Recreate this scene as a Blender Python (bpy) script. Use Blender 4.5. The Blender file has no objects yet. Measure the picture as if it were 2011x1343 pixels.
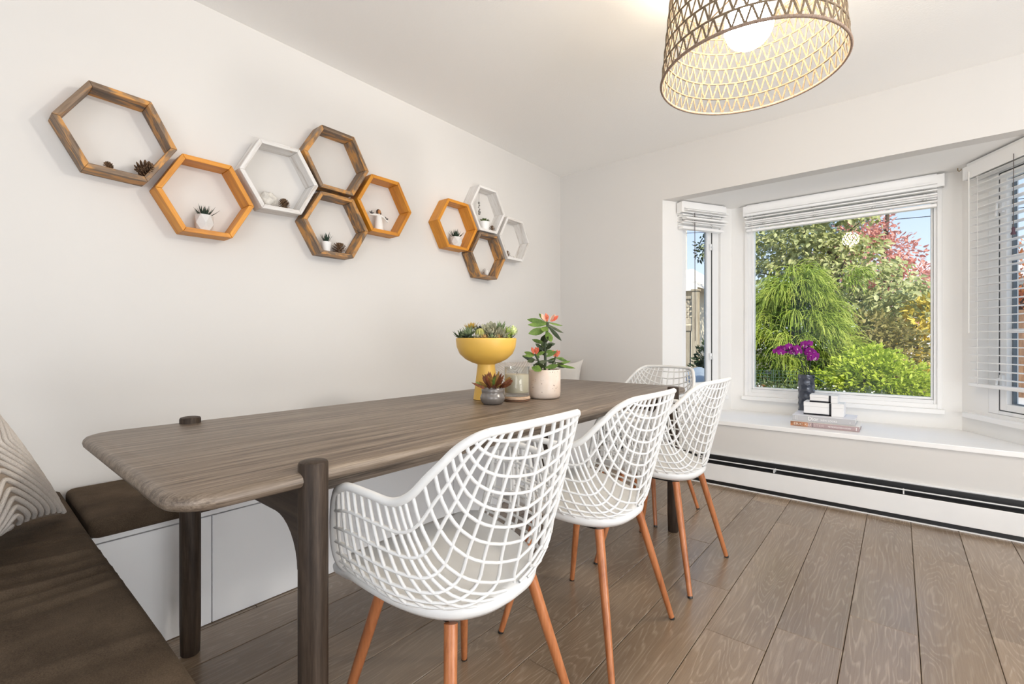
import bpy, math, random
import numpy as np
from mathutils import Matrix, Vector, Euler
random.seed(7)
RNG = np.random.default_rng(11)
SC = bpy.context.scene
COL = SC.collection
R = math.radians

# ------------------------------------------------------------------ camera
cam = bpy.data.cameras.new('camera')
cam.sensor_width = 36.0
cam.lens = 914.5 * 36.0 / 2011.0
cam.shift_y = 4.5 / 2011.0 * -1.0
cam.clip_start = 0.02
cam.clip_end = 300
camo = bpy.data.objects.new('camera', cam)
camo.location = (0, 0, 1.0)
camo.rotation_euler = (R(90), 0, R(39.673))
COL.objects.link(camo)
SC.camera = camo

# ------------------------------------------------------------------ world, sun, area lights, exposure
W = bpy.data.worlds.new('sky')
SC.world = W
W.use_nodes = True
wn = W.node_tree
wn.nodes.clear()
wo = wn.nodes.new('ShaderNodeOutputWorld')
wb = wn.nodes.new('ShaderNodeBackground')
wtc = wn.nodes.new('ShaderNodeTexCoord')
wsx = wn.nodes.new('ShaderNodeSeparateXYZ')
wr = wn.nodes.new('ShaderNodeValToRGB')
wr.color_ramp.elements[0].position = 0.0
wr.color_ramp.elements[0].color = (0.70, 0.78, 0.88, 1)
wr.color_ramp.elements[1].position = 0.75
wr.color_ramp.elements[1].color = (0.36, 0.54, 0.86, 1)
e_ = wr.color_ramp.elements.new(0.22)
e_.color = (0.46, 0.58, 0.75, 1)
wn.links.new(wtc.outputs['Generated'], wsx.inputs[0])
wn.links.new(wsx.outputs['Z'], wr.inputs[0])
wn.links.new(wr.outputs[0], wb.inputs['Color'])
wb.inputs['Strength'].default_value = 1.65
wn.links.new(wb.outputs[0], wo.inputs[0])

sun = bpy.data.lights.new('sun', 'SUN')
sun.energy = 6.5
sun.angle = R(0.7)
sun.color = (1.0, 0.93, 0.80)
suno = bpy.data.objects.new('sun', sun)
suno.rotation_euler = Vector((-0.62, 0.50, -0.60)).to_track_quat('-Z', 'Y').to_euler()
suno.location = (8, -6, 9)
COL.objects.link(suno)


def area(name, loc, aim, sx, sy, power, color):
    l = bpy.data.lights.new(name, 'AREA')
    l.shape = 'RECTANGLE'
    l.size = sx
    l.size_y = sy
    l.energy = power
    l.color = color
    o = bpy.data.objects.new(name, l)
    o.location = loc
    o.rotation_euler = (Vector(aim) - Vector(loc)).to_track_quat('-Z', 'Z').to_euler()
    COL.objects.link(o)
    return o


# fill lights added behind and right of the camera to brighten room and ceiling
area('rear_fill_light', (1.55, -2.62, 1.15), (0.2, 2.0, 1.35), 1.7, 2.1, 40, (1.0, 0.985, 0.965))
area('side_fill_light', (2.30, 0.6, 0.75), (0.9, 1.0, 2.7), 3.0, 1.4, 98, (1.0, 0.985, 0.965))

# spot added out of frame to brighten the shelf wall and cast hexagon shadows
sp = bpy.data.lights.new('added_key_spot', 'SPOT')
sp.energy = 165
sp.spot_size = R(74)
sp.spot_blend = 1.0
sp.shadow_soft_size = .13
sp.color = (1.0, .95, .88)
spo = bpy.data.objects.new('added_key_spot', sp)
spo.location = (1.6, 2.3, 2.36)
spo.rotation_euler = (Vector((-2.3, 1.05, 1.45)) - Vector((1.6, 2.3, 2.36))).to_track_quat('-Z', 'Y').to_euler()
COL.objects.link(spo)

SC.view_settings.view_transform = 'Standard'
SC.view_settings.look = 'None'
SC.view_settings.gamma = 1.0
SC.view_settings.use_curve_mapping = False
SC.view_settings.exposure = -0.12
SC.cycles.max_bounces = 12
SC.cycles.diffuse_bounces = 6
SC.cycles.glossy_bounces = 4
SC.cycles.transparent_max_bounces = 24
SC.cycles.sample_clamp_indirect = 8.0
BULB = 110.0


# ================================================================== helpers
class MB:
    def __init__(s):
        s.v = []
        s.f = []
        s.m = []

    def add(s, vs, fs, mat=0):
        o = len(s.v)
        s.v.extend([tuple(map(float, p)) for p in vs])
        s.f.extend([tuple(o + i for i in f) for f in fs])
        s.m.extend([mat] * len(fs))
        return s

    def box(s, x0, x1, y0, y1, z0, z1, mat=0):
        vs = [(x, y, z) for z in (z0, z1) for y in (y0, y1) for x in (x0, x1)]
        return s.add(vs, [(0, 2, 3, 1), (4, 5, 7, 6), (0, 1, 5, 4), (2, 6, 7, 3), (0, 4, 6, 2), (1, 3, 7, 5)], mat)

    def tube(s, pts, r, n=8, closed=False, caps=True, mat=0, flat=1.0):
        P = np.array(pts, float)
        k = len(P)
        rr = np.full(k, r, float) if np.isscalar(r) else np.array(r, float)
        if closed:
            T = np.roll(P, -1, 0) - np.roll(P, 1, 0)
        else:
            T = np.gradient(P, axis=0)
        T /= (np.linalg.norm(T, axis=1, keepdims=True) + 1e-12)
        a = np.array([0, 0, 1.]) if abs(T[0][2]) < .9 else np.array([1., 0, 0])
        U = np.cross(T[0], a)
        U /= np.linalg.norm(U)
        vs = []
        for i in range(k):
            U = U - T[i] * (U @ T[i])
            U /= (np.linalg.norm(U) + 1e-12)
            V = np.cross(T[i], U)
            for j in range(n):
                an = 2 * math.pi * j / n
                vs.append(P[i] + rr[i] * (math.cos(an) * U + flat * math.sin(an) * V))
        fs = []
        m = k if closed else k - 1
        for i in range(m):
            i2 = (i + 1) % k
            for j in range(n):
                j2 = (j + 1) % n
                fs.append((i * n + j, i * n + j2, i2 * n + j2, i2 * n + j))
        if caps and not closed:
            fs.append(tuple(reversed(range(n))))
            fs.append(tuple((k - 1) * n + j for j in range(n)))
        return s.add(vs, fs, mat)

    def lathe(s, prof, n=32, c=(0, 0, 0), mat=0):
        vs = []
        fs = []
        for (r, z) in prof:
            for j in range(n):
                a = 2 * math.pi * j / n
                vs.append((c[0] + r * math.cos(a), c[1] + r * math.sin(a), c[2] + z))
        for i in range(len(prof) - 1):
            for j in range(n):
                j2 = (j + 1) % n
                fs.append((i * n + j, i * n + j2, (i + 1) * n + j2, (i + 1) * n + j))
        if prof[0][0] > 1e-6:
            fs.append(tuple(reversed(range(n))))
        if prof[-1][0] > 1e-6:
            fs.append(tuple((len(prof) - 1) * n + j for j in range(n)))
        return s.add(vs, fs, mat)

    def ell(s, c, r, n=12, m=8, mat=0, M=None):
        vs = []
        for i in range(m + 1):
            t = math.pi * i / m
            for j in range(n):
                a = 2 * math.pi * j / n
                p = Vector((r[0] * math.sin(t) * math.cos(a), r[1] * math.sin(t) * math.sin(a), -r[2] * math.cos(t)))
                if M is not None:
                    p = M @ p
                vs.append((c[0] + p.x, c[1] + p.y, c[2] + p.z))
        fs = []
        for i in range(m):
            for j in range(n):
                j2 = (j + 1) % n
                fs.append((i * n + j, i * n + j2, (i + 1) * n + j2, (i + 1) * n + j))
        return s.add(vs, fs, mat)

    def prism(s, poly, z0, z1, mat=0):
        n = len(poly)
        vs = [(x, y, z0) for x, y in poly] + [(x, y, z1) for x, y in poly]
        fs = [tuple(reversed(range(n))), tuple(range(n, 2 * n))]
        for i in range(n):
            j = (i + 1) % n
            fs.append((i, j, n + j, n + i))
        return s.add(vs, fs, mat)

    def grid(s, P, mat=0, flip=False):
        a, b = P.shape[:2]
        vs = P.reshape(-1, 3)
        fs = []
        for i in range(a - 1):
            for j in range(b - 1):
                q = (i * b + j, i * b + j + 1, (i + 1) * b + j + 1, (i + 1) * b + j)
                fs.append(tuple(reversed(q)) if flip else q)
        return s.add(vs, fs, mat)

    def xf(s, M, start=0):
        s.v[start:] = [tuple(M @ Vector(p)) for p in s.v[start:]]
        return s

    def mesh(s, name, mats):
        me = bpy.data.meshes.new(name)
        me.from_pydata(s.v, [], s.f)
        if not isinstance(mats, (list, tuple)):
            mats = [mats]
        for m in mats:
            me.materials.append(m)
        if len(mats) > 1:
            me.polygons.foreach_set('material_index', s.m)
        me.update()
        return me

    def build(s, name, mats, parent=None, smooth=35, bevel=0.0, loc=None, rot=None, seg=2):
        me = s.mesh(name, mats)
        return link(name, me, parent, smooth, bevel, loc, rot, seg)


def link(name, me, parent=None, smooth=35, bevel=0.0, loc=None, rot=None, seg=2):
    o = bpy.data.objects.new(name, me)
    COL.objects.link(o)
    if parent is not None:
        o.parent = parent
    if loc is not None:
        o.location = loc
    if rot is not None:
        o.rotation_euler = rot
    if smooth:
        me.shade_smooth()
        me.set_sharp_from_angle(angle=R(smooth))
    if bevel > 0:
        b = o.modifiers.new('bevel', 'BEVEL')
        b.width = bevel
        b.segments = seg
        b.limit_method = 'ANGLE'
        b.angle_limit = R(40)
    return o


def thing(name, label, cat, loc=(0, 0, 0), rot=(0, 0, 0), group=None):
    o = bpy.data.objects.new(name, None)
    o.empty_display_size = 0.05
    COL.objects.link(o)
    o.location = loc
    o.rotation_euler = rot
    o['label'] = label
    o['category'] = cat
    if group:
        o['group'] = group
    return o


def tag(o, label, cat, group=None):
    o['label'] = label
    o['category'] = cat
    if group:
        o['group'] = group
    return o


def struct(o, label=None):
    o['kind'] = 'structure'
    if label:
        o['label'] = label
    return o


def stuff(o):
    o['kind'] = 'stuff'
    return o


def copy_tree(o, parent=None):
    c = o.copy()
    COL.objects.link(c)
    c.parent = parent
    for ch in o.children:
        copy_tree(ch, c)
    return c


def catmull(P, n=8, closed=False):
    P = np.array(P, float)
    k = len(P)
    out = []
    rng = range(k) if closed else range(k - 1)
    for i in rng:
        if closed:
            p0, p1, p2, p3 = P[(i - 1) % k], P[i], P[(i + 1) % k], P[(i + 2) % k]
        else:
            p0, p1, p2, p3 = P[max(i - 1, 0)], P[i], P[i + 1], P[min(i + 2, k - 1)]
        for j in range(n):
            t = j / n
            out.append(.5 * ((2 * p1) + (-p0 + p2) * t + (2 * p0 - 5 * p1 + 4 * p2 - p3) * t * t + (-p0 + 3 * p1 - 3 * p2 + p3) * t ** 3))
    if not closed:
        out.append(P[-1])
    return np.array(out)


def rrect(x0, x1, y0, y1, r, n=6):
    pts = []
    for cx, cy, a0 in ((x1 - r, y0 + r, -90), (x1 - r, y1 - r, 0), (x0 + r, y1 - r, 90), (x0 + r, y0 + r, 180)):
        for i in range(n + 1):
            a = R(a0 + 90 * i / n)
            pts.append((cx + r * math.cos(a), cy + r * math.sin(a)))
    return pts


# ================================================================== materials
def newmat(name):
    m = bpy.data.materials.new(name)
    m.use_nodes = True
    nt = m.node_tree
    return m, nt, nt.nodes['Principled BSDF']


def nd(nt, typ, **kw):
    n = nt.nodes.new(typ)
    for k, v in kw.items():
        setattr(n, k, v)
    return n


def ramp(nt, stops, interp='LINEAR'):
    r = nt.nodes.new('ShaderNodeValToRGB')
    r.color_ramp.interpolation = interp
    els = r.color_ramp.elements
    while len(els) < len(stops):
        els.new(0.5)
    for e, (p, c) in zip(els, stops):
        e.position = p
        e.color = (c[0], c[1], c[2], 1)
    return r


def coords(nt, scale=(1, 1, 1), rand=True, which='Object'):
    tc = nt.nodes.new('ShaderNodeTexCoord')
    mp = nt.nodes.new('ShaderNodeMapping')
    mp.inputs['Scale'].default_value = scale
    if rand:
        oi = nt.nodes.new('ShaderNodeObjectInfo')
        mu = nd(nt, 'ShaderNodeMath', operation='MULTIPLY')
        mu.inputs[1].default_value = 37.0
        ad = nd(nt, 'ShaderNodeVectorMath', operation='ADD')
        nt.links.new(oi.outputs['Random'], mu.inputs[0])
        nt.links.new(tc.outputs[which], ad.inputs[0])
        nt.links.new(mu.outputs[0], ad.inputs[1])
        nt.links.new(ad.outputs[0], mp.inputs['Vector'])
    else:
        nt.links.new(tc.outputs[which], mp.inputs['Vector'])
    return mp


def noise(nt, vec, scale, detail=4, rough=.55, dist=0.0):
    n = nt.nodes.new('ShaderNodeTexNoise')
    n.inputs['Scale'].default_value = scale
    n.inputs['Detail'].default_value = detail
    n.inputs['Roughness'].default_value = rough
    n.inputs['Distortion'].default_value = dist
    nt.links.new(vec.outputs[0], n.inputs['Vector'])
    return n


def bump(nt, b, h, strength=.3, dist=.002):
    n = nt.nodes.new('ShaderNodeBump')
    n.inputs['Strength'].default_value = strength
    n.inputs['Distance'].default_value = dist
    nt.links.new(h, n.inputs['Height'])
    nt.links.new(n.outputs[0], b.inputs['Normal'])
    return n


def simple(name, col, rough=.5, metal=0.0, var=0.0, vs=6, bmp=0.0, bs=60, bd=.001, spec=.5, rand=False):
    m, nt, b = newmat(name)
    b.inputs['Base Color'].default_value = (*col, 1)
    b.inputs['Roughness'].default_value = rough
    b.inputs['Metallic'].default_value = metal
    b.inputs['Specular IOR Level'].default_value = spec
    mp = None
    if var or bmp:
        mp = coords(nt, rand=rand)
    if var:
        n = noise(nt, mp, vs, 5)
        lo = [max(0, c * (1 - var)) for c in col]
        hi = [min(1, c * (1 + var)) for c in col]
        r = ramp(nt, [(.3, lo), (.7, hi)])
        nt.links.new(n.outputs['Fac'], r.inputs[0])
        nt.links.new(r.outputs[0], b.inputs['Base Color'])
    if bmp:
        n2 = noise(nt, mp, bs, 3)
        bump(nt, b, n2.outputs['Fac'], bmp, bd)
    return m


def wood(name, stops, stretch=(1.2, 14, 14), rough=.45, scale=3.0, fine=.5, bmp=.25, rvar=.0, patch=None, pthr=(.5, .6), spec=.5):
    """grain runs along the axis with the small stretch factor"""
    m, nt, b = newmat(name)
    b.inputs['Roughness'].default_value = rough
    b.inputs['Specular IOR Level'].default_value = spec
    mp = coords(nt, stretch)
    n1 = noise(nt, mp, scale, 6, .6, .4)
    n2 = noise(nt, mp, scale * 5, 4, .65, .1)
    mx = nd(nt, 'ShaderNodeMath', operation='MULTIPLY_ADD')
    mx.inputs[1].default_value = fine
    nt.links.new(n2.outputs['Fac'], mx.inputs[0])
    nt.links.new(n1.outputs['Fac'], mx.inputs[2])
    mr = nd(nt, 'ShaderNodeMapRange')
    mr.inputs[1].default_value = .25 + fine * .25
    mr.inputs[2].default_value = .75 + fine * .75
    nt.links.new(mx.outputs[0], mr.inputs[0])
    r = ramp(nt, stops)
    nt.links.new(mr.outputs[0], r.inputs[0])
    out = r.outputs[0]
    if patch:
        mp2 = coords(nt, (stretch[0] * .8 + .8, stretch[1] * .35, stretch[2] * .35))
        n3 = noise(nt, mp2, 5, 4, .6, .6)
        mr2 = nd(nt, 'ShaderNodeMapRange')
        mr2.inputs[1].default_value = pthr[0]
        mr2.inputs[2].default_value = pthr[1]
        nt.links.new(n3.outputs['Fac'], mr2.inputs[0])
        mix = nd(nt, 'ShaderNodeMix', data_type='RGBA')
        mix.inputs['B'].default_value = (*patch, 1)
        nt.links.new(mr2.outputs[0], mix.inputs['Factor'])
        nt.links.new(out, mix.inputs['A'])
        out = mix.outputs['Result']
    if rvar:
        oi = nt.nodes.new('ShaderNodeObjectInfo')
        hv = nt.nodes.new('ShaderNodeHueSaturation')
        mr3 = nd(nt, 'ShaderNodeMapRange')
        mr3.inputs[3].default_value = 1 - rvar
        mr3.inputs[4].default_value = 1 + rvar
        nt.links.new(oi.outputs['Random'], mr3.inputs[0])
        nt.links.new(mr3.outputs[0], hv.inputs['Value'])
        nt.links.new(out, hv.inputs['Color'])
        out = hv.outputs[0]
    nt.links.new(out, b.inputs['Base Color'])
    bump(nt, b, mx.outputs[0], bmp, .0012)
    return m


def plank_mat():
    m, nt, b = newmat('grey_brown_oak_plank')
    mp = coords(nt, (6.5, .75, 1))
    n1 = noise(nt, mp, 1.2, 3, .42, .3)
    mu = nd(nt, 'ShaderNodeMath', operation='MULTIPLY')
    mu.inputs[1].default_value = 30
    nt.links.new(n1.outputs['Fac'], mu.inputs[0])
    fr = nd(nt, 'ShaderNodeMath', operation='FRACT')
    nt.links.new(mu.outputs[0], fr.inputs[0])
    rl = ramp(nt, [(0, (0, 0, 0)), (.60, (.04, .04, .04)), (.85, (1, 1, 1)), (1, (.05, .05, .05))])
    nt.links.new(fr.outputs[0], rl.inputs[0])
    mp2 = coords(nt, (60, 2.2, 1))
    n2 = noise(nt, mp2, 2.6, 5, .7)
    n3 = noise(nt, mp, .8, 3, .5)
    msk = nd(nt, 'ShaderNodeMath', operation='MULTIPLY')
    nt.links.new(rl.outputs[0], msk.inputs[0])
    mr0 = nd(nt, 'ShaderNodeMapRange')
    mr0.inputs[1].default_value = .35
    mr0.inputs[2].default_value = .65
    nt.links.new(n2.outputs['Fac'], mr0.inputs[0])
    nt.links.new(mr0.outputs[0], msk.inputs[1])
    base = ramp(nt, [(.25, (.165, .112, .070)), (.5, (.235, .166, .108)), (.75, (.325, .238, .160))])
    mxa = nd(nt, 'ShaderNodeMath', operation='MULTIPLY_ADD')
    mxa.inputs[1].default_value = .45
    nt.links.new(n2.outputs['Fac'], mxa.inputs[0])
    sb = nd(nt, 'ShaderNodeMath', operation='MULTIPLY')
    sb.inputs[1].default_value = .6
    nt.links.new(n3.outputs['Fac'], sb.inputs[0])
    nt.links.new(sb.outputs[0], mxa.inputs[2])
    nt.links.new(mxa.outputs[0], base.inputs[0])
    mix = nd(nt, 'ShaderNodeMix', data_type='RGBA')
    mix.inputs['B'].default_value = (.42, .335, .25, 1)
    sc = nd(nt, 'ShaderNodeMath', operation='MULTIPLY')
    sc.inputs[1].default_value = .75
    nt.links.new(msk.outputs[0], sc.inputs[0])
    nt.links.new(sc.outputs[0], mix.inputs['Factor'])
    nt.links.new(base.outputs[0], mix.inputs['A'])
    oi = nt.nodes.new('ShaderNodeObjectInfo')
    hv = nt.nodes.new('ShaderNodeHueSaturation')
    mr3 = nd(nt, 'ShaderNodeMapRange')
    mr3.inputs[3].default_value = .88
    mr3.inputs[4].default_value = 1.14
    nt.links.new(oi.outputs['Random'], mr3.inputs[0])
    nt.links.new(mr3.outputs[0], hv.inputs['Value'])
    nt.links.new(mix.outputs['Result'], hv.inputs['Color'])
    nt.links.new(hv.outputs[0], b.inputs['Base Color'])
    b.inputs['Roughness'].default_value = .27
    b.inputs['Specular IOR Level'].default_value = .95
    bump(nt, b, msk.outputs[0], .12, .0008)
    return m


def emit(name, col, st):
    m, nt, b = newmat(name)
    b.inputs['Base Color'].default_value = (*col, 1)
    b.inputs['Emission Color'].default_value = (*col, 1)
    b.inputs['Emission Strength'].default_value = st
    return m


def glass(name, tint=(.98, .99, .985), base=.015):
    m, nt, b = newmat(name)
    nt.nodes.remove(b)
    out = nt.nodes['Material Output']
    tr = nt.nodes.new('ShaderNodeBsdfTransparent')
    tr.inputs[0].default_value = (*tint, 1)
    gl = nt.nodes.new('ShaderNodeBsdfGlossy')
    gl.inputs['Roughness'].default_value = .0
    lw = nt.nodes.new('ShaderNodeLayerWeight')
    lw.inputs['Blend'].default_value = .5
    pw = nd(nt, 'ShaderNodeMath', operation='POWER')
    pw.inputs[1].default_value = 5
    nt.links.new(lw.outputs['Facing'], pw.inputs[0])
    ma = nd(nt, 'ShaderNodeMath', operation='MULTIPLY_ADD')
    ma.inputs[1].default_value = 1 - base
    ma.inputs[2].default_value = base
    nt.links.new(pw.outputs[0], ma.inputs[0])
    mx = nt.nodes.new('ShaderNodeMixShader')
    nt.links.new(ma.outputs[0], mx.inputs[0])
    nt.links.new(tr.outputs[0], mx.inputs[1])
    nt.links.new(gl.outputs[0], mx.inputs[2])
    nt.links.new(mx.outputs[0], out.inputs['Surface'])
    return m


def leafmat(name, stops, scale=9, trans=.35, rough=.5):
    m, nt, b = newmat(name)
    mp = coords(nt, rand=False)
    n = noise(nt, mp, scale, 4, .7)
    r = ramp(nt, stops)
    nt.links.new(n.outputs['Fac'], r.inputs[0])
    nt.links.new(r.outputs[0], b.inputs['Base Color'])
    b.inputs['Roughness'].default_value = rough
    b.inputs['Specular IOR Level'].default_value = .3
    if trans:
        tl = nt.nodes.new('ShaderNodeBsdfTranslucent')
        nt.links.new(r.outputs[0], tl.inputs[0])
        mx = nt.nodes.new('ShaderNodeMixShader')
        mx.inputs[0].default_value = trans
        out = nt.nodes['Material Output']
        nt.links.new(b.outputs[0], mx.inputs[1])
        nt.links.new(tl.outputs[0], mx.inputs[2])
        nt.links.new(mx.outputs[0], out.inputs['Surface'])
    return m


M_WALL = simple('warm_white_paint', (.70, .68, .655), .75, var=.012, vs=2, bmp=.05, bs=180, bd=.0006, spec=.3)
M_BAY = simple('white_bay_paint', (.89, .88, .86), .6, var=.01, vs=2, bmp=.04, bs=160, bd=.0006, spec=.35)
M_CEIL = simple('ceiling_paint', (.93, .92, .90), .9, bmp=.35, bs=95, bd=.002, spec=.15)
M_TRIM = simple('white_gloss_trim', (.91, .905, .895), .35, var=.01, vs=5)
M_VINYL = simple('white_vinyl', (.88, .88, .875), .3)
M_GAP = simple('dark_gasket', (.02, .02, .022), .6)
M_SPACER = simple('grey_glazing_spacer', (.16, .19, .22), .45)
M_PLANK = plank_mat()
M_SUB = simple('dark_underlay', (.015, .011, .009), .9)
M_GLASS = glass('window_glass')
M_CANDLEGLASS = glass('clear_candle_glass', (.95, .96, .955), .06)
M_TABLE = wood('dark_smoked_oak', [(.22, (.045, .030, .020)), (.42, (.130, .096, .070)), (.60, (.205, .158, .118)), (.82, (.32, .258, .20))],
               (20, .55, 20), .40, 3.0, .75, .4)
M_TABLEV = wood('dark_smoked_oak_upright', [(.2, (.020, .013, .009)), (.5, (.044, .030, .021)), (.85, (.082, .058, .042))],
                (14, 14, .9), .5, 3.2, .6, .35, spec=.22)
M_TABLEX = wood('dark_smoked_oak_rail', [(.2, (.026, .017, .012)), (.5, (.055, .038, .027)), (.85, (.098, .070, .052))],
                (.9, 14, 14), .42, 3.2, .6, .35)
M_CAB = simple('white_cabinet_lacquer', (.92, .925, .93), .4)
M_CHAIR = simple('white_moulded_plastic', (.76, .76, .75), .36)
M_CHLEG = wood('orange_brown_leg_finish', [(.2, (.30, .095, .032)), (.5, (.44, .155, .055)), (.85, (.56, .22, .09))], (14, 14, .8), .33, 3, .5, .1, rvar=.05)
M_BLACK = simple('black_metal', (.012, .012, .013), .4, spec=.5)
M_ENAMEL = simple('white_heater_enamel', (.84, .835, .825), .4, var=.02, vs=7)
M_BLIND = simple('white_blind_slat', (.94, .935, .925), .45)
M_CORD = simple('white_cord', (.80, .79, .76), .8)
M_LADDER = simple('grey_ladder_cord', (.50, .48, .46), .8)
M_DCORD = simple('dark_cord', (.10, .085, .08), .7)
M_HEXO = wood('honey_orange_stained_pine', [(.2, (.46, .165, .010)), (.5, (.62, .24, .014)), (.85, (.74, .33, .03))], (1.2, 14, 14), .45, 2.6, .5, .15, rvar=.06)
M_HEXB = wood('weathered_grey_brown_pine', [(.2, (.085, .055, .036)), (.5, (.19, .125, .078)), (.85, (.30, .21, .14))], (1.2, 14, 14), .55, 2.6, .55, .25, rvar=.08,
              patch=(.56, .27, .07), pthr=(.47, .60))
M_HEXW = wood('whitewashed_pine', [(.15, (.42, .35, .29)), (.38, (.70, .67, .64)), (.7, (.83, .815, .80))], (1.2, 14, 14), .6, 2.6, .55, .25, rvar=.03,
              patch=(.55, .36, .22), pthr=(.66, .74))


def fabric(name, col, dark, scale=420, bmp=.5, bd=.0012, rough=.95):
    m, nt, b = newmat(name)
    mp = coords(nt, rand=False)
    n = noise(nt, mp, scale, 2, .7)
    n2 = noise(nt, mp, 7, 4, .6)
    ad = nd(nt, 'ShaderNodeMath', operation='MULTIPLY_ADD')
    ad.inputs[1].default_value = .7
    nt.links.new(n2.outputs['Fac'], ad.inputs[0])
    mu = nd(nt, 'ShaderNodeMath', operation='MULTIPLY')
    mu.inputs[1].default_value = .55
    nt.links.new(n.outputs['Fac'], mu.inputs[0])
    nt.links.new(mu.outputs[0], ad.inputs[2])
    r = ramp(nt, [(.42, dark), (.85, col)])
    nt.links.new(ad.outputs[0], r.inputs[0])
    nt.links.new(r.outputs[0], b.inputs['Base Color'])
    b.inputs['Roughness'].default_value = rough
    b.inputs['Specular IOR Level'].default_value = .15
    b.inputs['Sheen Weight'].default_value = .0
    bump(nt, b, n.outputs['Fac'], bmp, bd)
    return m


M_CUSH = fabric('dark_brown_woven_upholstery', (.125, .090, .060), (.042, .029, .019))
M_PIL = fabric('taupe_pillow_cloth', (.36, .295, .235), (.27, .22, .175), 500, .3)
M_PILW = fabric('cream_pillow_cloth', (.82, .79, .75), (.74, .71, .67), 300, .3)
M_PILT = fabric('tan_pillow_cloth', (.62, .46, .30), (.50, .36, .22), 300, .3)
M_YARN = fabric('pale_chenille_cord', (.74, .69, .64), (.52, .47, .42), 380, .9, .003)
M_RATTAN = wood('pale_paper_cord', [(.2, (.125, .085, .050)), (.5, (.19, .137, .085)), (.85, (.27, .205, .135))], (30, 30, 30), .7, 3, .5, .2)
M_RATTANB = wood('brown_wrapped_hoop', [(.2, (.16, .10, .07)), (.5, (.27, .19, .14)), (.85, (.40, .30, .23))], (60, 60, 60), .75, 3, .5, .3)
M_BULB = emit('glowing_opal_globe', (1.0, .86, .66), BULB)
M_BRASS = simple('aged_brass', (.35, .25, .12), .4, 1.0)
M_YELLOW = simple('mustard_yellow_glaze', (.74, .45, .085), .42, var=.05, vs=4)
M_SOIL = simple('dark_potting_soil', (.06, .042, .03), .95, var=.5, vs=60, bmp=.8, bs=80, bd=.004)
M_GREY = simple('pewter_grey_glaze', (.215, .195, .18), .25, .35, var=.15, vs=9)
M_WAX = simple('pale_olive_wax', (.54, .475, .35), .5)
M_COAST = wood('beech_coaster', [(.2, (.45, .30, .20)), (.8, (.62, .45, .32))], (1, 14, 14), .5, 3, .4, .1)
M_DISH = simple('dark_glazed_dish', (.20, .11, .07), .2)
M_CONC = simple('pale_faceted_concrete', (.66, .64, .62), .7, var=.04, vs=18)
M_WPOT = simple('white_ceramic', (.86, .85, .84), .35)
M_AGAVE = leafmat('dark_agave_green', [(.3, (.012, .024, .018)), (.7, (.045, .075, .05))], 30, 0)
M_CONE = simple('pinecone_brown', (.17, .10, .055), .6, var=.6, vs=90)
M_STONE = simple('mottled_white_stone', (.68, .65, .60), .8, var=.22, vs=40, bmp=.6, bs=70, bd=.004)
M_SHELL = simple('white_shell', (.80, .77, .73), .6, var=.1, vs=50)
M_FIG = simple('off_white_resin', (.80, .78, .75), .6)
M_FACE = simple('brown_painted_face', (.48, .21, .07), .5)
M_HAIR = simple('dark_brown_hair', (.045, .028, .018), .6)
M_BIRD = simple('dark_grey_bird', (.055, .05, .048), .6)
M_CRYST = simple('smoky_crystal', (.22, .21, .20), .1, .0, spec=.9)
M_DARKVASE = simple('blue_black_dimpled_glaze', (.05, .058, .08), .18, .2, var=.15, vs=12, spec=.7)
M_ORCHID = leafmat('magenta_orchid_petal', [(.3, (.22, .008, .20)), (.7, (.46, .03, .42))], 60, .3)
M_ORCHE = simple('pale_petal_edge', (.80, .62, .66), .6)
M_STEM = simple('dark_green_stem', (.018, .028, .012), .5)
M_STRAP = simple('glossy_orchid_leaf', (.018, .075, .028), .22, var=.2, vs=12)
M_BOXW = simple('white_card', (.86, .86, .86), .5)
M_BOXB = simple('black_band', (.006, .006, .010), .4)
M_BKG = simple('silver_grey_book_cloth', (.50, .50, .52), .45)
M_BKP = simple('dusty_pink_spine', (.42, .315, .32), .5)
M_BKO = simple('copper_spine_panel', (.45, .19, .085), .45, var=.45, vs=28)
M_PAPER = simple('book_pages', (.86, .84, .80), .8)
M_WHITE = simple('white_print', (.90, .90, .90), .5)
M_CREAM = simple('cream_print', (.85, .72, .60), .5)

# ================================================================== the room
XL, YB, CH = -2.32, 3.474, 2.452
XR, YR = 2.55, -2.75
BX0, BX1 = -1.387, .647           # bay opening
CX0, CX1, YC = -1.05, .31, 4.075   # centre wall of the bay
ZS, ZH = .43, 2.067


def boxes(name, lst, mat, parent=None, bevel=0.0, **k):
    m = MB()
    for b in lst:
        m.box(*b)
    return m.build(name, mat, parent, bevel=bevel, **k)


struct(boxes('wall_left', [(XL - .12, XL, YR, YB + .12, -.05, CH + .1)], M_WALL), 'long warm white wall carrying the hexagon shelves')
wb_ = MB()
wb_.box(XL, BX0, YB, YB + .10, -.05, CH + .1)
wb_.box(BX0, BX1, YB, YB + .10, ZH, CH + .1)
wb_.box(BX1, XR, YB, YB + .10, -.05, CH + .1)
wb_.box(BX0, BX1, YB, YB + .10, -.05, ZS - .03)
struct(wb_.build('wall_back', M_WALL), 'end wall opened by the bay window recess')
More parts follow.
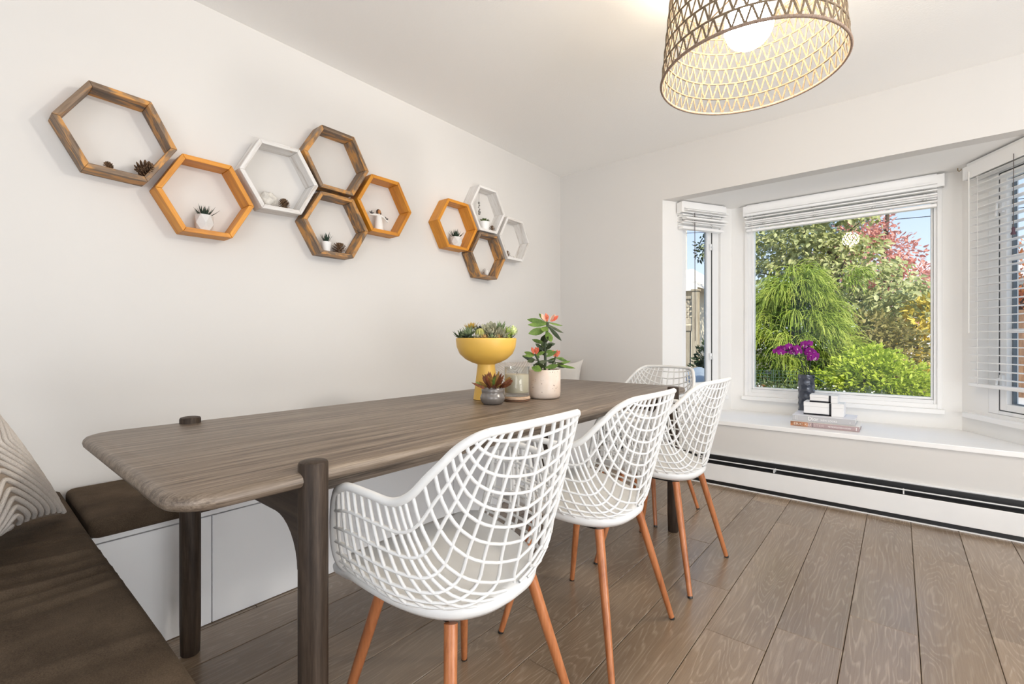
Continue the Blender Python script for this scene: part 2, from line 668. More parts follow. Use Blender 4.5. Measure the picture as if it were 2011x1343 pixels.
# unseen right and rear walls, with wide openings made up to let light in
struct(boxes('wall_right', [(XR, XR + .1, YR, -1.4, -.05, CH + .1), (XR, XR + .1, 2.2, YB + .1, -.05, CH + .1), (XR, XR + .1, -1.4, 2.2, 2.3, CH + .1)], M_WALL))
struct(boxes('wall_rear', [(XL, -1.7, YR - .1, YR, -.05, CH + .1), (2.3, XR, YR - .1, YR, -.05, CH + .1), (-1.7, 2.3, YR - .1, YR, 2.45, CH + .1)], M_WALL))
struct(boxes('sun_block_slab', [(XR + .1, 5.6, YR - 3.2, YB + .1, 2.46, 2.56), (XL - .12, XR + .1, YR - 3.2, YR - .1, 2.46, 2.56)], M_BAY), 'added slabs outside the openings that block the sun')  # unseen slabs added to keep sun out of the side and rear openings
struct(boxes('ceiling', [(XL - .12, XR + .1, YR - .1, YB + .1, CH, CH + .16)], M_CEIL), 'lightly textured off white ceiling')

# floor: sub-floor plus every plank its own board
fl = boxes('floor', [(XL, XR, YR, YB, -.06, -.012)], M_SUB)
struct(fl, 'dark grey brown oak plank floor')
PW = .19
rows = {}
nplank = 0
k0 = int(math.floor((XL + .137) / PW)) - 1
for k in range(k0, 16):
    xa = -.137 + PW * k
    xb = xa + PW
    xa, xb = max(xa, XL), min(xb, XR)
    if xb - xa < .02:
        continue
    j0 = {-1: 1.832, 0: 2.085, 1: 2.24 - .6, 2: 2.24}.get(k, RNG.uniform(0, 1.22))
    y = j0 - 1.22 * 5
    while y < YB:
        ya, yb = max(y, YR), min(y + 1.22, YB)
        y += 1.22
        if yb - ya < .02:
            continue
        # only what the lens or a small step aside could see gets its own board near the frame
        cx, cy = (xa + xb) / 2, (ya + yb) / 2
        L, Wd = yb - ya - .0016, xb - xa - .0018
        c = .0016
        m = MB()
        hx, hy = Wd / 2, L / 2
        m.add([(-hx, -hy, -.012), (hx, -hy, -.012), (hx, hy, -.012), (-hx, hy, -.012),
               (-hx, -hy, -c), (hx, -hy, -c), (hx, hy, -c), (-hx, hy, -c),
               (-hx + c, -hy + c, 0), (hx - c, -hy + c, 0), (hx - c, hy - c, 0), (-hx + c, hy - c, 0)],
              [(3, 2, 1, 0), (0, 1, 5, 4), (1, 2, 6, 5), (2, 3, 7, 6), (3, 0, 4, 7),
               (4, 5, 9, 8), (5, 6, 10, 9), (6, 7, 11, 10), (7, 4, 8, 11), (8, 9, 10, 11)])
        m.build('plank', M_PLANK, fl, smooth=0, loc=(cx, cy, 0))
        nplank += 1

# bay: seat, soffit, three walls
poly = [(BX0, YB - .012), (BX1, YB - .012), (BX1 + .0, YB), (CX1, YC), (CX0, YC), (BX0, YB)]
struct(MB().prism([(BX0 + .001, YB - .014), (BX1 - .001, YB - .014), (BX1 - .001, YB + .002), (CX1 - .001, YC - .001), (CX0 + .001, YC - .001), (BX0 + .001, YB + .002)],
                  ZS - .03, ZS).build('window_seat', M_TRIM, bevel=.004), 'white painted window seat board in the bay')
struct(MB().prism([(BX0 - .1, YB + .1), (BX1 + .1, YB + .1), (CX1 + .15, YC + .16), (CX0 - .15, YC + .16)], ZH, ZH + .12).build('trim_1', M_BAY), 'white soffit over the bay window')
struct(MB().prism([(BX0 - .1, YB + .1), (BX1 + .1, YB + .1), (CX1 + .15, YC + .16), (CX0 - .15, YC + .16)], .2, ZS - .035).build('trim_2', M_BAY))
TH = .12
FX0, FX1, FZ0, FZ1 = -.925, .195, .575, 1.985     # centre opening
struct(boxes('wall_bay_center', [(CX0 - .06, FX0, YC, YC + TH, .2, ZH), (FX1, CX1 + .06, YC, YC + TH, .2, ZH),
                                 (FX0, FX1, YC, YC + TH, .2, FZ0), (FX0, FX1, YC, YC + TH, FZ1, ZH)], M_BAY))
LANG = math.atan2(YC - YB, CX0 - BX0)
WL = math.hypot(YC - YB, CX0 - BX0)


def side_wall(name, loc, ang, t0, t1, z0, z1, lpad, rpad):
    m = MB()
    m.box(-lpad, t0, 0, TH, .2, ZH)
    m.box(t1, WL + rpad, 0, TH, .2, ZH)
    m.box(t0, t1, 0, TH, .2, z0)
    m.box(t0, t1, 0, TH, z1, ZH)
    return struct(m.build(name, M_BAY, loc=loc, rot=(0, 0, ang)))


side_wall('wall_bay_left', (BX0, YB, 0), LANG, .189, .575, .58, 1.985, 0, .03)
side_wall('wall_bay_right', (CX1, YC, 0), -LANG, .20, .63, .572, 1.985, .03, 0)


# windows: frame, sash, glazing, sill -------------------------------------------------
def empty_struct(name, loc, rot, label):
    o = bpy.data.objects.new(name, None)
    COL.objects.link(o)
    o.location = loc
    o.rotation_euler = rot
    o['kind'] = 'structure'
    o['label'] = label
    return o


def ring(m, x0, x1, z0, z1, wl, wr_, wb2, wt, y0, y1):
    m.box(x0, x0 + wl, y0, y1, z0, z1)
    m.box(x1 - wr_, x1, y0, y1, z0, z1)
    m.box(x0 + wl, x1 - wr_, y0, y1, z0, z0 + wb2)
    m.box(x0 + wl, x1 - wr_, y0, y1, z1 - wt, z1)
    return m


w2 = empty_struct('window_2', (0, YC, 0), (0, 0, 0), 'large square picture window in the middle of the bay')
ring(MB(), -.948, .217, .553, 1.99, .024, .024, .03, .03, -.014, .0).build('casing', M_TRIM, w2, bevel=.002)
ring(MB(), FX0, FX1, FZ0, FZ1, .025, .018, .032, .03, .0, .09).build('frame', M_VINYL, w2, bevel=.002)
ring(MB(), FX0 + .026, FX1 - .019, FZ0 + .033, FZ1 - .031, .014, .012, .014, .014, .02, .07).build('glazing_bead', M_VINYL, w2, bevel=.002)
MB().box(FX0 + .03, FX1 - .025, .045, .051, FZ0 + .04, FZ1 - .04).build('pane', M_GLASS, w2, smooth=0)
MB().box(-.967, .23, -.04, .0, .522, .553).build('sill', M_TRIM, w2, bevel=.004)

w1 = empty_struct('window_1', (BX0, YB, 0), (0, 0, LANG), 'narrow casement window on the left side of the bay')
ring(MB(), .19, .574, .581, 1.984, .03, .062, .045, .04, .02, .10).build('frame', M_VINYL, w1, bevel=.002)
ring(MB(), .222, .509, .628, 1.942, .03, .042, .03, .04, .03, .066).build('sash', M_VINYL, w1, bevel=.003)
MB().box(.506, .5105, .026, .03, .63, 1.94).build('gasket', M_GAP, w1)
ring(MB(), .252, .467, .658, 1.902, .003, .004, .003, .003, .050, .058).build('glazing_spacer', M_SPACER, w1)
MB().box(.254, .465, .055, .060, .66, 1.90).build('pane', M_GLASS, w1, smooth=0)
MB().box(.10, .62, -.04, .0, .522, .553).build('sill', M_TRIM, w1, bevel=.004)
for z in (1.745, .866):
    h = MB()
    h.box(.478, .498, .012, .03, z - .025, z + .025)
    h.tube([(.488, .012, z), (.488, -.006, z - .004), (.488, -.010, z - .03)], .005, 8)
    h.build('handle', M_VINYL, w1, bevel=.002)

w3 = empty_struct('window_3', (CX1, YC, 0), (0, 0, -LANG), 'casement window on the right side of the bay behind the lowered blind')
ring(MB(), .201, .629, .573, 1.984, .068, .04, .02, .03, .0, .09).build('frame', M_VINYL, w3, bevel=.002)
ring(MB(), .271, .587, .595, 1.952, .004, .004, .003, .003, .004, .01).build('gasket', M_GAP, w3)
ring(MB(), .277, .582, .598, 1.948, .046, .046, .038, .04, .002, .06).build('sash', M_VINYL, w3, bevel=.003)
ring(MB(), .3235, .5355, .6365, 1.9075, .010, .006, .006, .006, .027, .044).build('glazing_spacer', M_SPACER, w3)
MB().box(.325, .535, .035, .040, .638, 1.906).build('pane', M_GLASS, w3, smooth=0)
for z in (1.455, 1.049):
    MB().box(.324, .535, .012, .034, z - .012, z + .012).build('glazing_bar', M_VINYL, w3)
MB().box(.07, .66, -.05, .0, .522, .553).build('sill', M_TRIM, w3, bevel=.004)
h = MB()
h.box(.292, .312, -.012, .002, .72, .80)
h.tube([(.302, -.012, .78), (.302, -.03, .775), (.302, -.034, .73)], .006, 8)
h.build('handle', M_VINYL, w3, bevel=.002)
h = MB()
h.box(.292, .312, -.012, .002, 1.72, 1.80)
h.tube([(.302, -.012, 1.78), (.302, -.03, 1.775), (.302, -.034, 1.70)], .006, 8)
h.build('handle', M_VINYL, w3, bevel=.002)


# ================================================================== blinds
def raised_blind(label, loc, ang, t0, t1, vt0, vt1, ladders, cords, d0=-.012):
    b = thing('window_blind', label, 'blind', loc, (0, 0, ang))
    v = MB()
    v.box(vt0, vt1, d0 - .058, d0 - .050, 1.972, 2.052)
    v.box(vt0, vt0 + .006, d0 - .05, d0, 1.972, 2.052)
    v.box(vt1 - .006, vt1, d0 - .05, d0, 1.972, 2.052)
    v.build('valance', M_BLIND, b, bevel=.003)
    MB().box(t0, t1, d0 - .047, d0 - .003, 2.01, 2.06).build('headrail', M_BLIND, b)
    s0 = None
    n = 15
    for i in range(n):
        z = 1.878 + i * .0088
        dz = RNG.uniform(-.0012, .0012)
        s = MB()
        s.box(t0, t1, d0 - .050, d0 - .004, z - .0034, z + .0034)
        s.build('slat', M_BLIND, b, smooth=0, rot=(RNG.uniform(-.03, .03), 0, 0))
    MB().box(t0, t1, d0 - .050, d0 - .004, 1.850, 1.870).build('bottom_rail', M_BLIND, b, bevel=.003)
    for t in ladders:
        m = MB()
        for i in range(7):
            zz = 1.885 + i * .016
            m.tube([(t - .012, d0 - .0525, zz), (t, d0 - .0545, zz - .006), (t + .012, d0 - .0525, zz + .002)], .0016, 5)
            m.tube([(t + (-.008 if i % 2 else .006), d0 - .053, zz), (t, d0 - .0545, zz + .012)], .0013, 5)
        m.build('ladder_cord', M_LADDER, b)
    for (t, zb, mt) in cords:
        MB().tube([(t, d0 - .061, 1.975), (t + .001, d0 - .062, (1.975 + zb) / 2), (t + .004, d0 - .061, zb)], .0026, 6).build('pull_cord', mt, b)
    return b


raised_blind('raised white slat blind at the top of the large picture window', (0, YC, 0), 0, -.925, .19, -.948, .226,
             [-.80, -.47, -.13, .13], [(-.88, 1.16, M_CORD)])
raised_blind('raised white slat blind at the top of the narrow left bay window', (BX0, YB, 0), LANG, .14, .545, .125, .565,
             [.24, .42], [(.245, .99, M_DCORD)])

b3 = thing('window_blind', 'lowered white slat blind hanging open over the right bay window', 'blind', (CX1, YC, 0), (0, 0, -LANG))
v = MB()
v.box(.125, .67, -.082, -.074, 1.962, 2.042)
v.box(.125, .131, -.074, -.012, 1.962, 2.042)
v.build('valance', M_BLIND, b3, bevel=.003)
MB().box(.14, .665, -.068, -.014, 2.0, 2.06).build('headrail', M_BLIND, b3)
sm = MB()
sm.add([(.15, -.066, 0), (.662, -.066, 0), (.662, -.041, .003), (.15, -.041, .003), (.662, -.016, 0), (.15, -.016, 0),
        (.15, -.066, -.0028), (.662, -.066, -.0028), (.662, -.041, .0002), (.15, -.041, .0002), (.662, -.016, -.0028), (.15, -.016, -.0028)],
       [(0, 1, 2, 3), (3, 2, 4, 5), (9, 8, 7, 6), (11, 10, 8, 9), (0, 6, 7, 1), (5, 4, 10, 11), (0, 3, 9, 6), (3, 5, 11, 9), (1, 7, 8, 2), (2, 8, 10, 4)])
slat_me = sm.mesh('slat', M_BLIND)
z = .775
while z < 1.975:
    o = link('slat', slat_me, b3, 40, loc=(0, 0, z))
    if z < 1.05:
        o.rotation_euler = (0, 0, 0)
    z += .0455
MB().box(.148, .664, -.068, -.014, .722, .742).build('bottom_rail', M_BLIND, b3, bevel=.004)
for t in (.22, .55):
    m = MB()
    for d in (-.0685, -.0135):
        m.tube([(t, d, .735), (t, d, 2.0)], .0011, 5)
    m.build('ladder_cord', M_CORD, b3)
MB().tube([(.185, -.0885, 2.0), (.186, -.089, 1.5), (.184, -.089, 1.04)], .0042, 8).build('tilt_wand', M_CORD, b3)
MB().tube([(.485, -.086, 1.99), (.486, -.087, 1.80), (.4855, -.087, 1.60)], .0017, 6).build('pull_cord', M_DCORD, b3)
MB().lathe([(.0, 0), (.010, .001), (.011, .008), (.006, .02), (.008, .034), (.003, .042), (0, .043)], 12, (.4855, -.087, 1.558)).build('cord_tassel', simple('plum_tassel', (.07, .03, .05), .5), b3)
tag(MB().tube([(.285, 4.0, 2.067), (.285, 4.0, 2.052), (.291, 3.995, 2.044), (.299, 3.988, 2.048), (.300, 3.987, 2.056)], .0022, 8).build('ceiling_hook', M_BRASS),
    'small brass hook screwed into the bay soffit between the two larger blinds', 'hook')

# ================================================================== baseboard heater
ht = thing('baseboard_heater', 'long low white baseboard heater with black slots under the window seat', 'heater', (-.35, 3.36, 0))
ht_x0, ht_x1 = -1.86, 1.6


def hb(x0, x1, y0, y1, z0, z1):
    return (x0 + .35, x1 + .35, y0 - 3.36, y1 - 3.36, z0, z1)


boxes('back_plate', [hb(ht_x0, ht_x1, 3.462, 3.473, .012, .196)], M_ENAMEL, ht, bevel=.002)
boxes('element_housing', [hb(ht_x0 + .01, ht_x1 - .01, 3.380, 3.461, .014, .140)], M_BLACK, ht)
boxes('upper_cavity', [hb(ht_x0 + .01, ht_x1 - .01, 3.446, 3.461, .141, .186)], M_BLACK, ht)
boxes('damper', [hb(ht_x0, ht_x1, 3.398, 3.402, .160, .166)], M_ENAMEL, ht)
boxes('front_panel', [hb(ht_x0, ht_x1, 3.360, 3.368, .030, .143)], M_ENAMEL, ht, bevel=.003)
boxes('inner_liner', [hb(ht_x0, ht_x1, 3.369, 3.379, .0065, .139)], M_BLACK, ht)
boxes('bottom_strip', [hb(ht_x0, ht_x1, 3.362, 3.367, .0, .006)], M_ENAMEL, ht)
for x in (-.62, .02, .6):
    boxes('bracket', [hb(x, x + .006, 3.385, 3.445, .141, .158)], M_ENAMEL, ht)

# ================================================================== banquette bench
bench = thing('banquette_bench', 'white built-in storage bench with flat doors along the hexagon shelf wall', 'bench', (-2.09, 1.6, 0))
BF = -1.866


def lb(x0, x1, y0, y1, z0, z1, o=(-2.09, 1.6)):
    return (x0 - o[0], x1 - o[0], y0 - o[1], y1 - o[1], z0, z1)


boxes('carcass', [lb(XL + .002, BF - .02, -.24, 3.34, .0, .380)], M_CAB, bench)
boxes('top_board', [lb(XL + .002, BF, -.24, 3.34, .3825, .402)], M_CAB, bench, bevel=.001)
for a, b_ in ((-.24, .588), (.591, 1.75), (1.753, 2.90), (2.903, 3.34)):
    boxes('door', [lb(BF - .019, BF, a, b_, .002, .3785)], M_CAB, bench, bevel=.0012)
bench2 = thing('banquette_bench', 'short return of the white bench in the near left corner under the wrinkled cushion', 'bench', (-1.3, 0, 0))
boxes('carcass', [lb(BF + .002, -.62, -.24, .215, 0, .402, (-1.3, 0))], M_CAB, bench2, bevel=.002)

# cushions
c1 = MB().prism(rrect(XL + .004, BF + .03, .262, 3.33, .03, 5), .403, .462).build('seat_cushion', M_CUSH, bevel=.018, seg=4)
tag(c1, 'long dark brown seat cushion on the bench behind the table', 'cushion')
gx, gy = np.linspace(XL + .004, -.60, 260), np.linspace(-.27, .256, 70)
Xg, Yg = np.meshgrid(gx, gy, indexing='ij')
ed = np.minimum.reduce([Xg - gx[0], gx[-1] - Xg, Yg - gy[0], gy[-1] - Yg])
rr_ = .024
hz = np.where(ed < rr_, np.sqrt(np.maximum(0, rr_ ** 2 - (rr_ - ed) ** 2)) - rr_, 0)
Zg = .460 + hz + .003 * np.sin(Xg * 5.1 + 1) * np.sin(Yg * 6)
for (xc, amp, w, bend, ylo) in ((-1.605, .0065, .012, .10, -.02), (-1.53, .005, .010, .12, .02), (-1.455, .007, .012, .16, -.06), (-1.40, .005, .010, .2, .05),
                                (-1.34, .004, .012, .22, .0), (-1.05, .003, .02, .3, -.1), (-1.75, .003, .01, .05, .08)):
    xx = xc + bend * (Yg - .24) ** 2 * -2.0 + .012 * np.sin(Yg * 14 + xc * 9)
    env = 1 / (1 + np.exp(-(Yg - ylo) / .025)) * np.clip((gy[-1] - Yg) / .03, 0, 1)
    d = (Xg - xx) / w
    Zg += env * amp * 1.5 * (np.exp(-d * d) - .55 * np.exp(-((d - 1.7) / 1.3) ** 2))
mc = MB()
mc.grid(np.stack([Xg, Yg, Zg], -1), flip=True)
Pb = []
bx = [(XL + .004, -.27), (-.60, -.27), (-.60, .256), (XL + .004, .256)]
nA, nB = len(gx), len(gy)
per = [(i, 0) for i in range(nA)] + [(nA - 1, j) for j in range(1, nB)] + [(i, nB - 1) for i in range(nA - 2, -1, -1)] + [(0, j) for j in range(nB - 2, 0, -1)]
vs = []
for (i, j) in per:
    vs.append((Xg[i, j], Yg[i, j], Zg[i, j]))
for (i, j) in per:
    vs.append((Xg[i, j], Yg[i, j], .404))
n = len(per)
mc.add(vs, [(q, (q + 1) % n, n + (q + 1) % n, n + q)[::-1] for q in range(n)] + [tuple(range(n, 2 * n))])
c2 = mc.build('seat_cushion', M_CUSH, smooth=60)
tag(c2, 'wrinkled dark brown seat cushion filling the near left corner of the picture', 'cushion')


# ================================================================== pillows
def pillow(label, loc, M, size, thick, cloth, cords=None, name='pillow', asp=1.0, pinch=.10):
    o = thing(name, label, 'pillow', loc)
    n = 30
    u = np.linspace(-1, 1, n)
    U, V = np.meshgrid(u, u, indexing='ij')

    def surf(U, V, sgn, lift=0.0):
        U, V = np.asarray(U, float), np.asarray(V, float)
        h = thick / 2 * (np.clip(1 - U ** 2, 0, 1) * np.clip(1 - V ** 2, 0, 1)) ** .42 + lift
        px = U * (size / 2) * asp * (1 - pinch * (1 - V ** 2) * U ** 2)
        pz = V * (size / 2) * (1 - pinch * (1 - U ** 2) * V ** 2)
        P = np.stack([px, sgn * h, pz], -1)
        return P @ np.array(M.to_3x3()).T

    m = MB()
    m.grid(surf(U, V, -1), flip=False)
    m.grid(surf(U, V, 1), flip=True)
    m.build('cover', cloth, o, smooth=80)
    if cords:
        step, r = cords
        for (cu, cv, du, dv) in ((0, -1, 1, 0), (1, 0, 0, 1), (0, 1, 1, 0), (-1, 0, 0, 1)):
            h = step * .6
            while h < .99:
                pts = []
                for q in np.linspace(-1, 1, 33):
                    a = q * h
                    # blunt the apex a little, as couched yarn turns a corner
                    bdep = h - math.sqrt(a * a + (.05) ** 2) + .02
                    uu = cu + du * a - cu * max(bdep, 0)
                    vv = cv + dv * a - cv * max(bdep, 0)
                    pts.append((uu, vv))
                pts = np.array(pts)
                P = surf(pts[:, 0], pts[:, 1], -1, r * .35)
                MB().tube(P, r, 6).build('yarn_cord', M_YARN, o, smooth=80)
                h += step
    return o


def basis(xd, nd_):
    """pillow local x along xd (width), -y is the front normal nd_, z up the pillow"""
    x = Vector(xd).normalized()
    f = Vector(nd_).normalized()
    y = -f
    z = x.cross(y).normalized()
    x = y.cross(z).normalized()
    return Matrix((x, y, z)).transposed()


Mb = basis((.86, -.5, 0.0), (.45, .78, .5))
pillow('large taupe pillow with raised chenille chevrons at the left edge of the picture', (-1.795, -.011, .690), Mb, .50, .16, M_PIL, (.115, .0066), pinch=.17)
pillow('plain cream pillow in the far corner of the bench', (-2.165, 3.33, .655), basis((1, .12, 0), (.15, -1, .12)), .37, .10, M_PILW, asp=.80, pinch=.22)
pillow('tan pillow mostly hidden behind the cream one in the far bench corner', (-2.215, 3.415, .632), basis((1, .05, .0), (.05, -1, .08)), .34, .05, M_PILT, asp=.58, pinch=.12)
pillow('cream pillow with twisted cord stripes peeping over the candle', (-2.16, 2.62, .66), basis((.3, 1, 0), (1, -.3, .25)), .38, .10, M_PILW, (.13, .009))

# ================================================================== table
TX0, TX1, TY0, TY1, TZ0, TZ1 = -1.775, -.905, .226, 2.66, .703, .735
tb = thing('dining_table', 'long dark smoked oak dining table with round posts through its top', 'table', (-1.34, 1.44, 0))


def off(o):
    return rrect(TX0 + o + 1.34, TX1 - o + 1.34, TY0 + o - 1.44, TY1 - o - 1.44, .085 - o, 8)


m = MB()
prof = [(.016, TZ0), (.008, TZ0 + .0025), (.002, TZ0 + .008), (0, TZ0 + .016), (.002, TZ0 + .024), (.007, TZ0 + .0295), (.015, TZ1)]
rings_ = [off(o) for o, z in prof]
n = len(rings_[0])
vs = []
for (o, z), rg in zip(prof, rings_):
    vs += [(x, y, z) for x, y in rg]
fs = []
for i in range(len(prof) - 1):
    for j in range(n):
        j2 = (j + 1) % n
        fs.append((i * n + j, i * n + j2, (i + 1) * n + j2, (i + 1) * n + j))
fs.append(tuple(reversed(range(n))))
fs.append(tuple((len(prof) - 1) * n + j for j in range(n)))
m.add(vs, fs)
m.build('tabletop', M_TABLE, tb, smooth=50)
posts = [(-.918, .472), (-1.738, .488), (-.905, 2.41), (-1.738, 2.41)]
for (x, y) in posts:
    MB().lathe([(.024, 0), (.0265, .004), (.029, .10), (.029, .748), (.027, .7525), (.020, .7545), (0, .755)], 28).build(
        'leg', M_TABLEV, tb, smooth=40, loc=(x + 1.34, y - 1.44, 0))
for y in (.478, 2.41):
    # cross rail with a quarter-round knee at each end, cut from one board
    xa, xb = -1.712, -.944
    pr = [(xa, TZ0 - .0005), (xa, .528)]
    for i in range(9):
        a = R(180 - 90 * i / 8)
        pr.append((xa + .012 + .10 + .10 * math.cos(a), .523 + .10 * math.sin(a)))
    for i in range(9):
        a = R(90 - 90 * i / 8)
        pr.append((xb - .012 - .10 + .10 * math.cos(a), .523 + .10 * math.sin(a)))
    pr += [(xb, .528), (xb, TZ0 - .0005)]
    m = MB()
    n = len(pr)
    vs = [(x + 1.34, y - .022 - 1.44, z) for x, z in pr] + [(x + 1.34, y + .022 - 1.44, z) for x, z in pr]
    m.add(vs, [tuple(range(n)), tuple(reversed(range(n, 2 * n)))] + [(i, n + i, n + (i + 1) % n, (i + 1) % n) for i in range(n)])
    m.build('cross_rail', M_TABLEX, tb, bevel=.003)
for x in (-1.0, -1.665):
    boxes('apron', [(x - .012 + 1.34, x + .012 + 1.34, .50 - 1.44, 2.39 - 1.44, .662, TZ0 - .0005)], M_TABLE, tb, bevel=.002)


# ================================================================== chairs
RIM = [(.262, .116, .668), (.266, .062, .690), (.262, -.010, .689), (.252, -.074, .684), (.244, -.118, .703), (.230, -.155, .742), (.216, -.180, .770),
       (.205, -.194, .788), (.196, -.207, .801), (.186, -.219, .811), (.172, -.231, .820), (.152, -.242, .826)]
BAS = [(.222, .137, .478), (.214, .035, .464), (.192, -.065, .452), (.098, -.152, .443), (.0, -.174, .462), (.0, -.190, .535), (.0, -.202, .592),
       (.0, -.213, .640), (.0, -.223, .684), (.0, -.234, .728), (.0, -.246, .776), (.0, -.258, .829)]
BASE_EDGE = [(.222, .137, .478), (.216, .065, .468), (.203, -.01, .459), (.175, -.08, .450), (.132, -.132, .444), (.068, -.163, .441), (.0, -.172, .442)]
NS = 8
RS, BS = catmull(RIM, NS), catmull(BAS, NS)


def shell(si, t, side):
    """si: float index along the half shell 0..11; t 0 rim .. 1 base / centre line"""
    f = min(max(si * NS, 0), len(RS) - 1.0001)
    i = int(f)
    w = f - i
    a = RS[i] * (1 - w) + RS[i + 1] * w
    b = BS[i] * (1 - w) + BS[i + 1] * w
    c = np.array([a[0] * 1.0, b[1] * .92 + a[1] * .08, b[2] * .9 + a[2] * .1])
    if si < .5:
        c[1] += .018 * (1 - si / .5)
    c = c * .88 + (a + b) / 2 * .12
    p = (1 - t) ** 2 * a + 2 * t * (1 - t) * c + t * t * b
    return np.array([p[0] * side, p[1], p[2]])


def make_chair(label, group):
    ch = thing('dining_chair', label, 'chair', group=group)
    # rim: up the left front edge, along the arm, over the back, down the right
    half = [shell(0, t, 1) for t in np.linspace(1, .06, 7)] + [shell(s, 0, 1) for s in np.linspace(.25, 11, 50)]
    top = [np.array([x, -.242 - .016 * (1 - (x / .152) ** 2), .826 + .003 * (1 - (x / .152) ** 2)]) for x in np.linspace(.11, -.11, 7)]
    path = half + top + [p * np.array([-1, 1, 1]) for p in reversed(half)]
    path = catmull(path, 2)
    MB().tube(path, .0092, 8).build('rim', M_CHAIR, ch, smooth=80)
    m = MB()
    for side in (1, -1):
        # strands that start on the front edge, follow the arm, sweep under and climb the back
        for t in np.arange(1, 7) / 7:
            m.tube([shell(s, t, side) for s in np.linspace(0, 11, 46)], .0048, 6, flat=.8, caps=False)
        # strands that drop from the rim; on the back they run across to the middle
        ss = list(np.linspace(.30, 3.0, 9)) + [3.36, 3.7]
        for s in ss:
            m.tube([shell(s, t, side) for t in np.linspace(0, 1, 12)], .0046, 6, flat=.8, caps=False)
    for s in [4.15, 4.75, 5.4, 6.1, 6.9, 7.75, 8.65, 9.55, 10.35]:
        pts = [shell(s, t, 1) for t in np.linspace(0, 1, 12)] + [shell(s, t, -1) for t in np.linspace(1, 0, 12)[1:]]
        m.tube(pts, .0046, 6, flat=.8, caps=False)
    m.tube([shell(s, 1, 1) for s in np.linspace(4, 11, 20)], .0048, 6, flat=.8, caps=False)
    m.build('lattice', M_CHAIR, ch, smooth=80)
    # solid seat pan
    right = list(catmull(BASE_EDGE, 3))
    fr = [(.221, .175, .471), (.205, .212, .462), (.165, .232, .455), (.09, .240, .452), (0, .242, .451)]
    loop = [np.array(p) for p in reversed(fr)] + right
    loop = catmull(loop, 2)
    L = [p for p in loop] + [p * np.array([-1, 1, 1]) for p in reversed(loop[1:-1])]
    L = np.array(L)
    n = len(L)
    cen = np.array([0, .03, 0])
    m = MB()
    vs = []
    levels = [(.0, None, .449), (.45, None, .449), (.75, None, .450), (.92, .0, .006), (1.0, 1, .006), (1.03, 1, -.004), (1.02, 1, -.016), (.95, 1, -.030), (.8, .5, .418), (.45, None, .414), (0, None, .413)]
    rings_ = []
    for (k, e, z) in levels:
        rg = []
        for p in L:
            q = cen + (p - cen) * np.array([k, k, 0])
            if e is None:
                q[2] = z
            elif z < .1:
                base = p[2] if e == 1 else (.452 + (p[2] - .452) * .45)
                q[2] = base + z
            else:
                q[2] = z
            rg.append(q)
        rings_.append(rg)
    for rg in rings_:
        vs += rg
    fs = []
    for i in range(len(rings_) - 1):
        for j in range(n):
            j2 = (j + 1) % n
            fs.append((i * n + j, (i + 1) * n + j, (i + 1) * n + j2, i * n + j2))
    m.add(vs, fs)
    m.build('seat', M_CHAIR, ch, smooth=60)
    u = MB()
    u.box(-.13, .13, -.018, .018, .404, .415)
    u.box(-.018, .018, -.09, .10, .404, .4145)
    for sx in (-1, 1):
        u.tube([(sx * .13, -.10, .409), (sx * .13, .11, .409)], .006, 8)
    u.build('underframe', M_BLACK, ch)
    for sx in (-1, 1):
        for sy in (-1, 1):
            topp = Vector((sx * .135, .122 if sy > 0 else -.115, .41))
            ft = Vector((sx * .225, .212 if sy > 0 else -.207, .005))
            lg = MB().tube([topp, topp.lerp(ft, .5), ft], [.0145, .0125, .0095], 14).build('leg', M_CHLEG, ch, smooth=50)
            d = (ft - topp).normalized()
            MB().tube([ft - d * .002, ft + d * .0055], [.0098, .0098], 12).build('foot_pad', M_BLACK, lg, smooth=50)
    return ch


CHG = 'white lattice armchairs around the table'
ch = make_chair('white lattice shell armchair with orange legs, nearest of the row along the table', CHG)
ch.location = (-.832, .80, 0)
ch.rotation_euler = (0, 0, R(90))
for lab, loc, rz in (('white lattice shell armchair in the middle of the row of three along the table', (-.832, 1.425, 0), 90),
                     ('white lattice shell armchair farthest along the row, beside the window seat', (-.822, 2.06, 0), 88.5),
                     ('white lattice shell armchair pushed under the far end of the table', (-1.175, 2.664, 0), 167.7)):
    c = copy_tree(ch)
    c['label'] = lab
    c.location = loc
    c.rotation_euler = (0, 0, R(rz))


# ================================================================== hexagon shelves
HR, HT, HD = .1815, .019, .09
AP = HR * math.cos(R(30))


def board_mesh(mat):
    e = .0004
    ho, hi = HR / 2 - e, (AP - HT) * math.tan(R(30)) - e
    poly = [(-ho, AP), (ho, AP), (hi, AP - HT), (-hi, AP - HT)]
    m = MB().prism([(p[0], p[1]) for p in reversed(poly)], .0, HD)
    return m.mesh('board', mat)


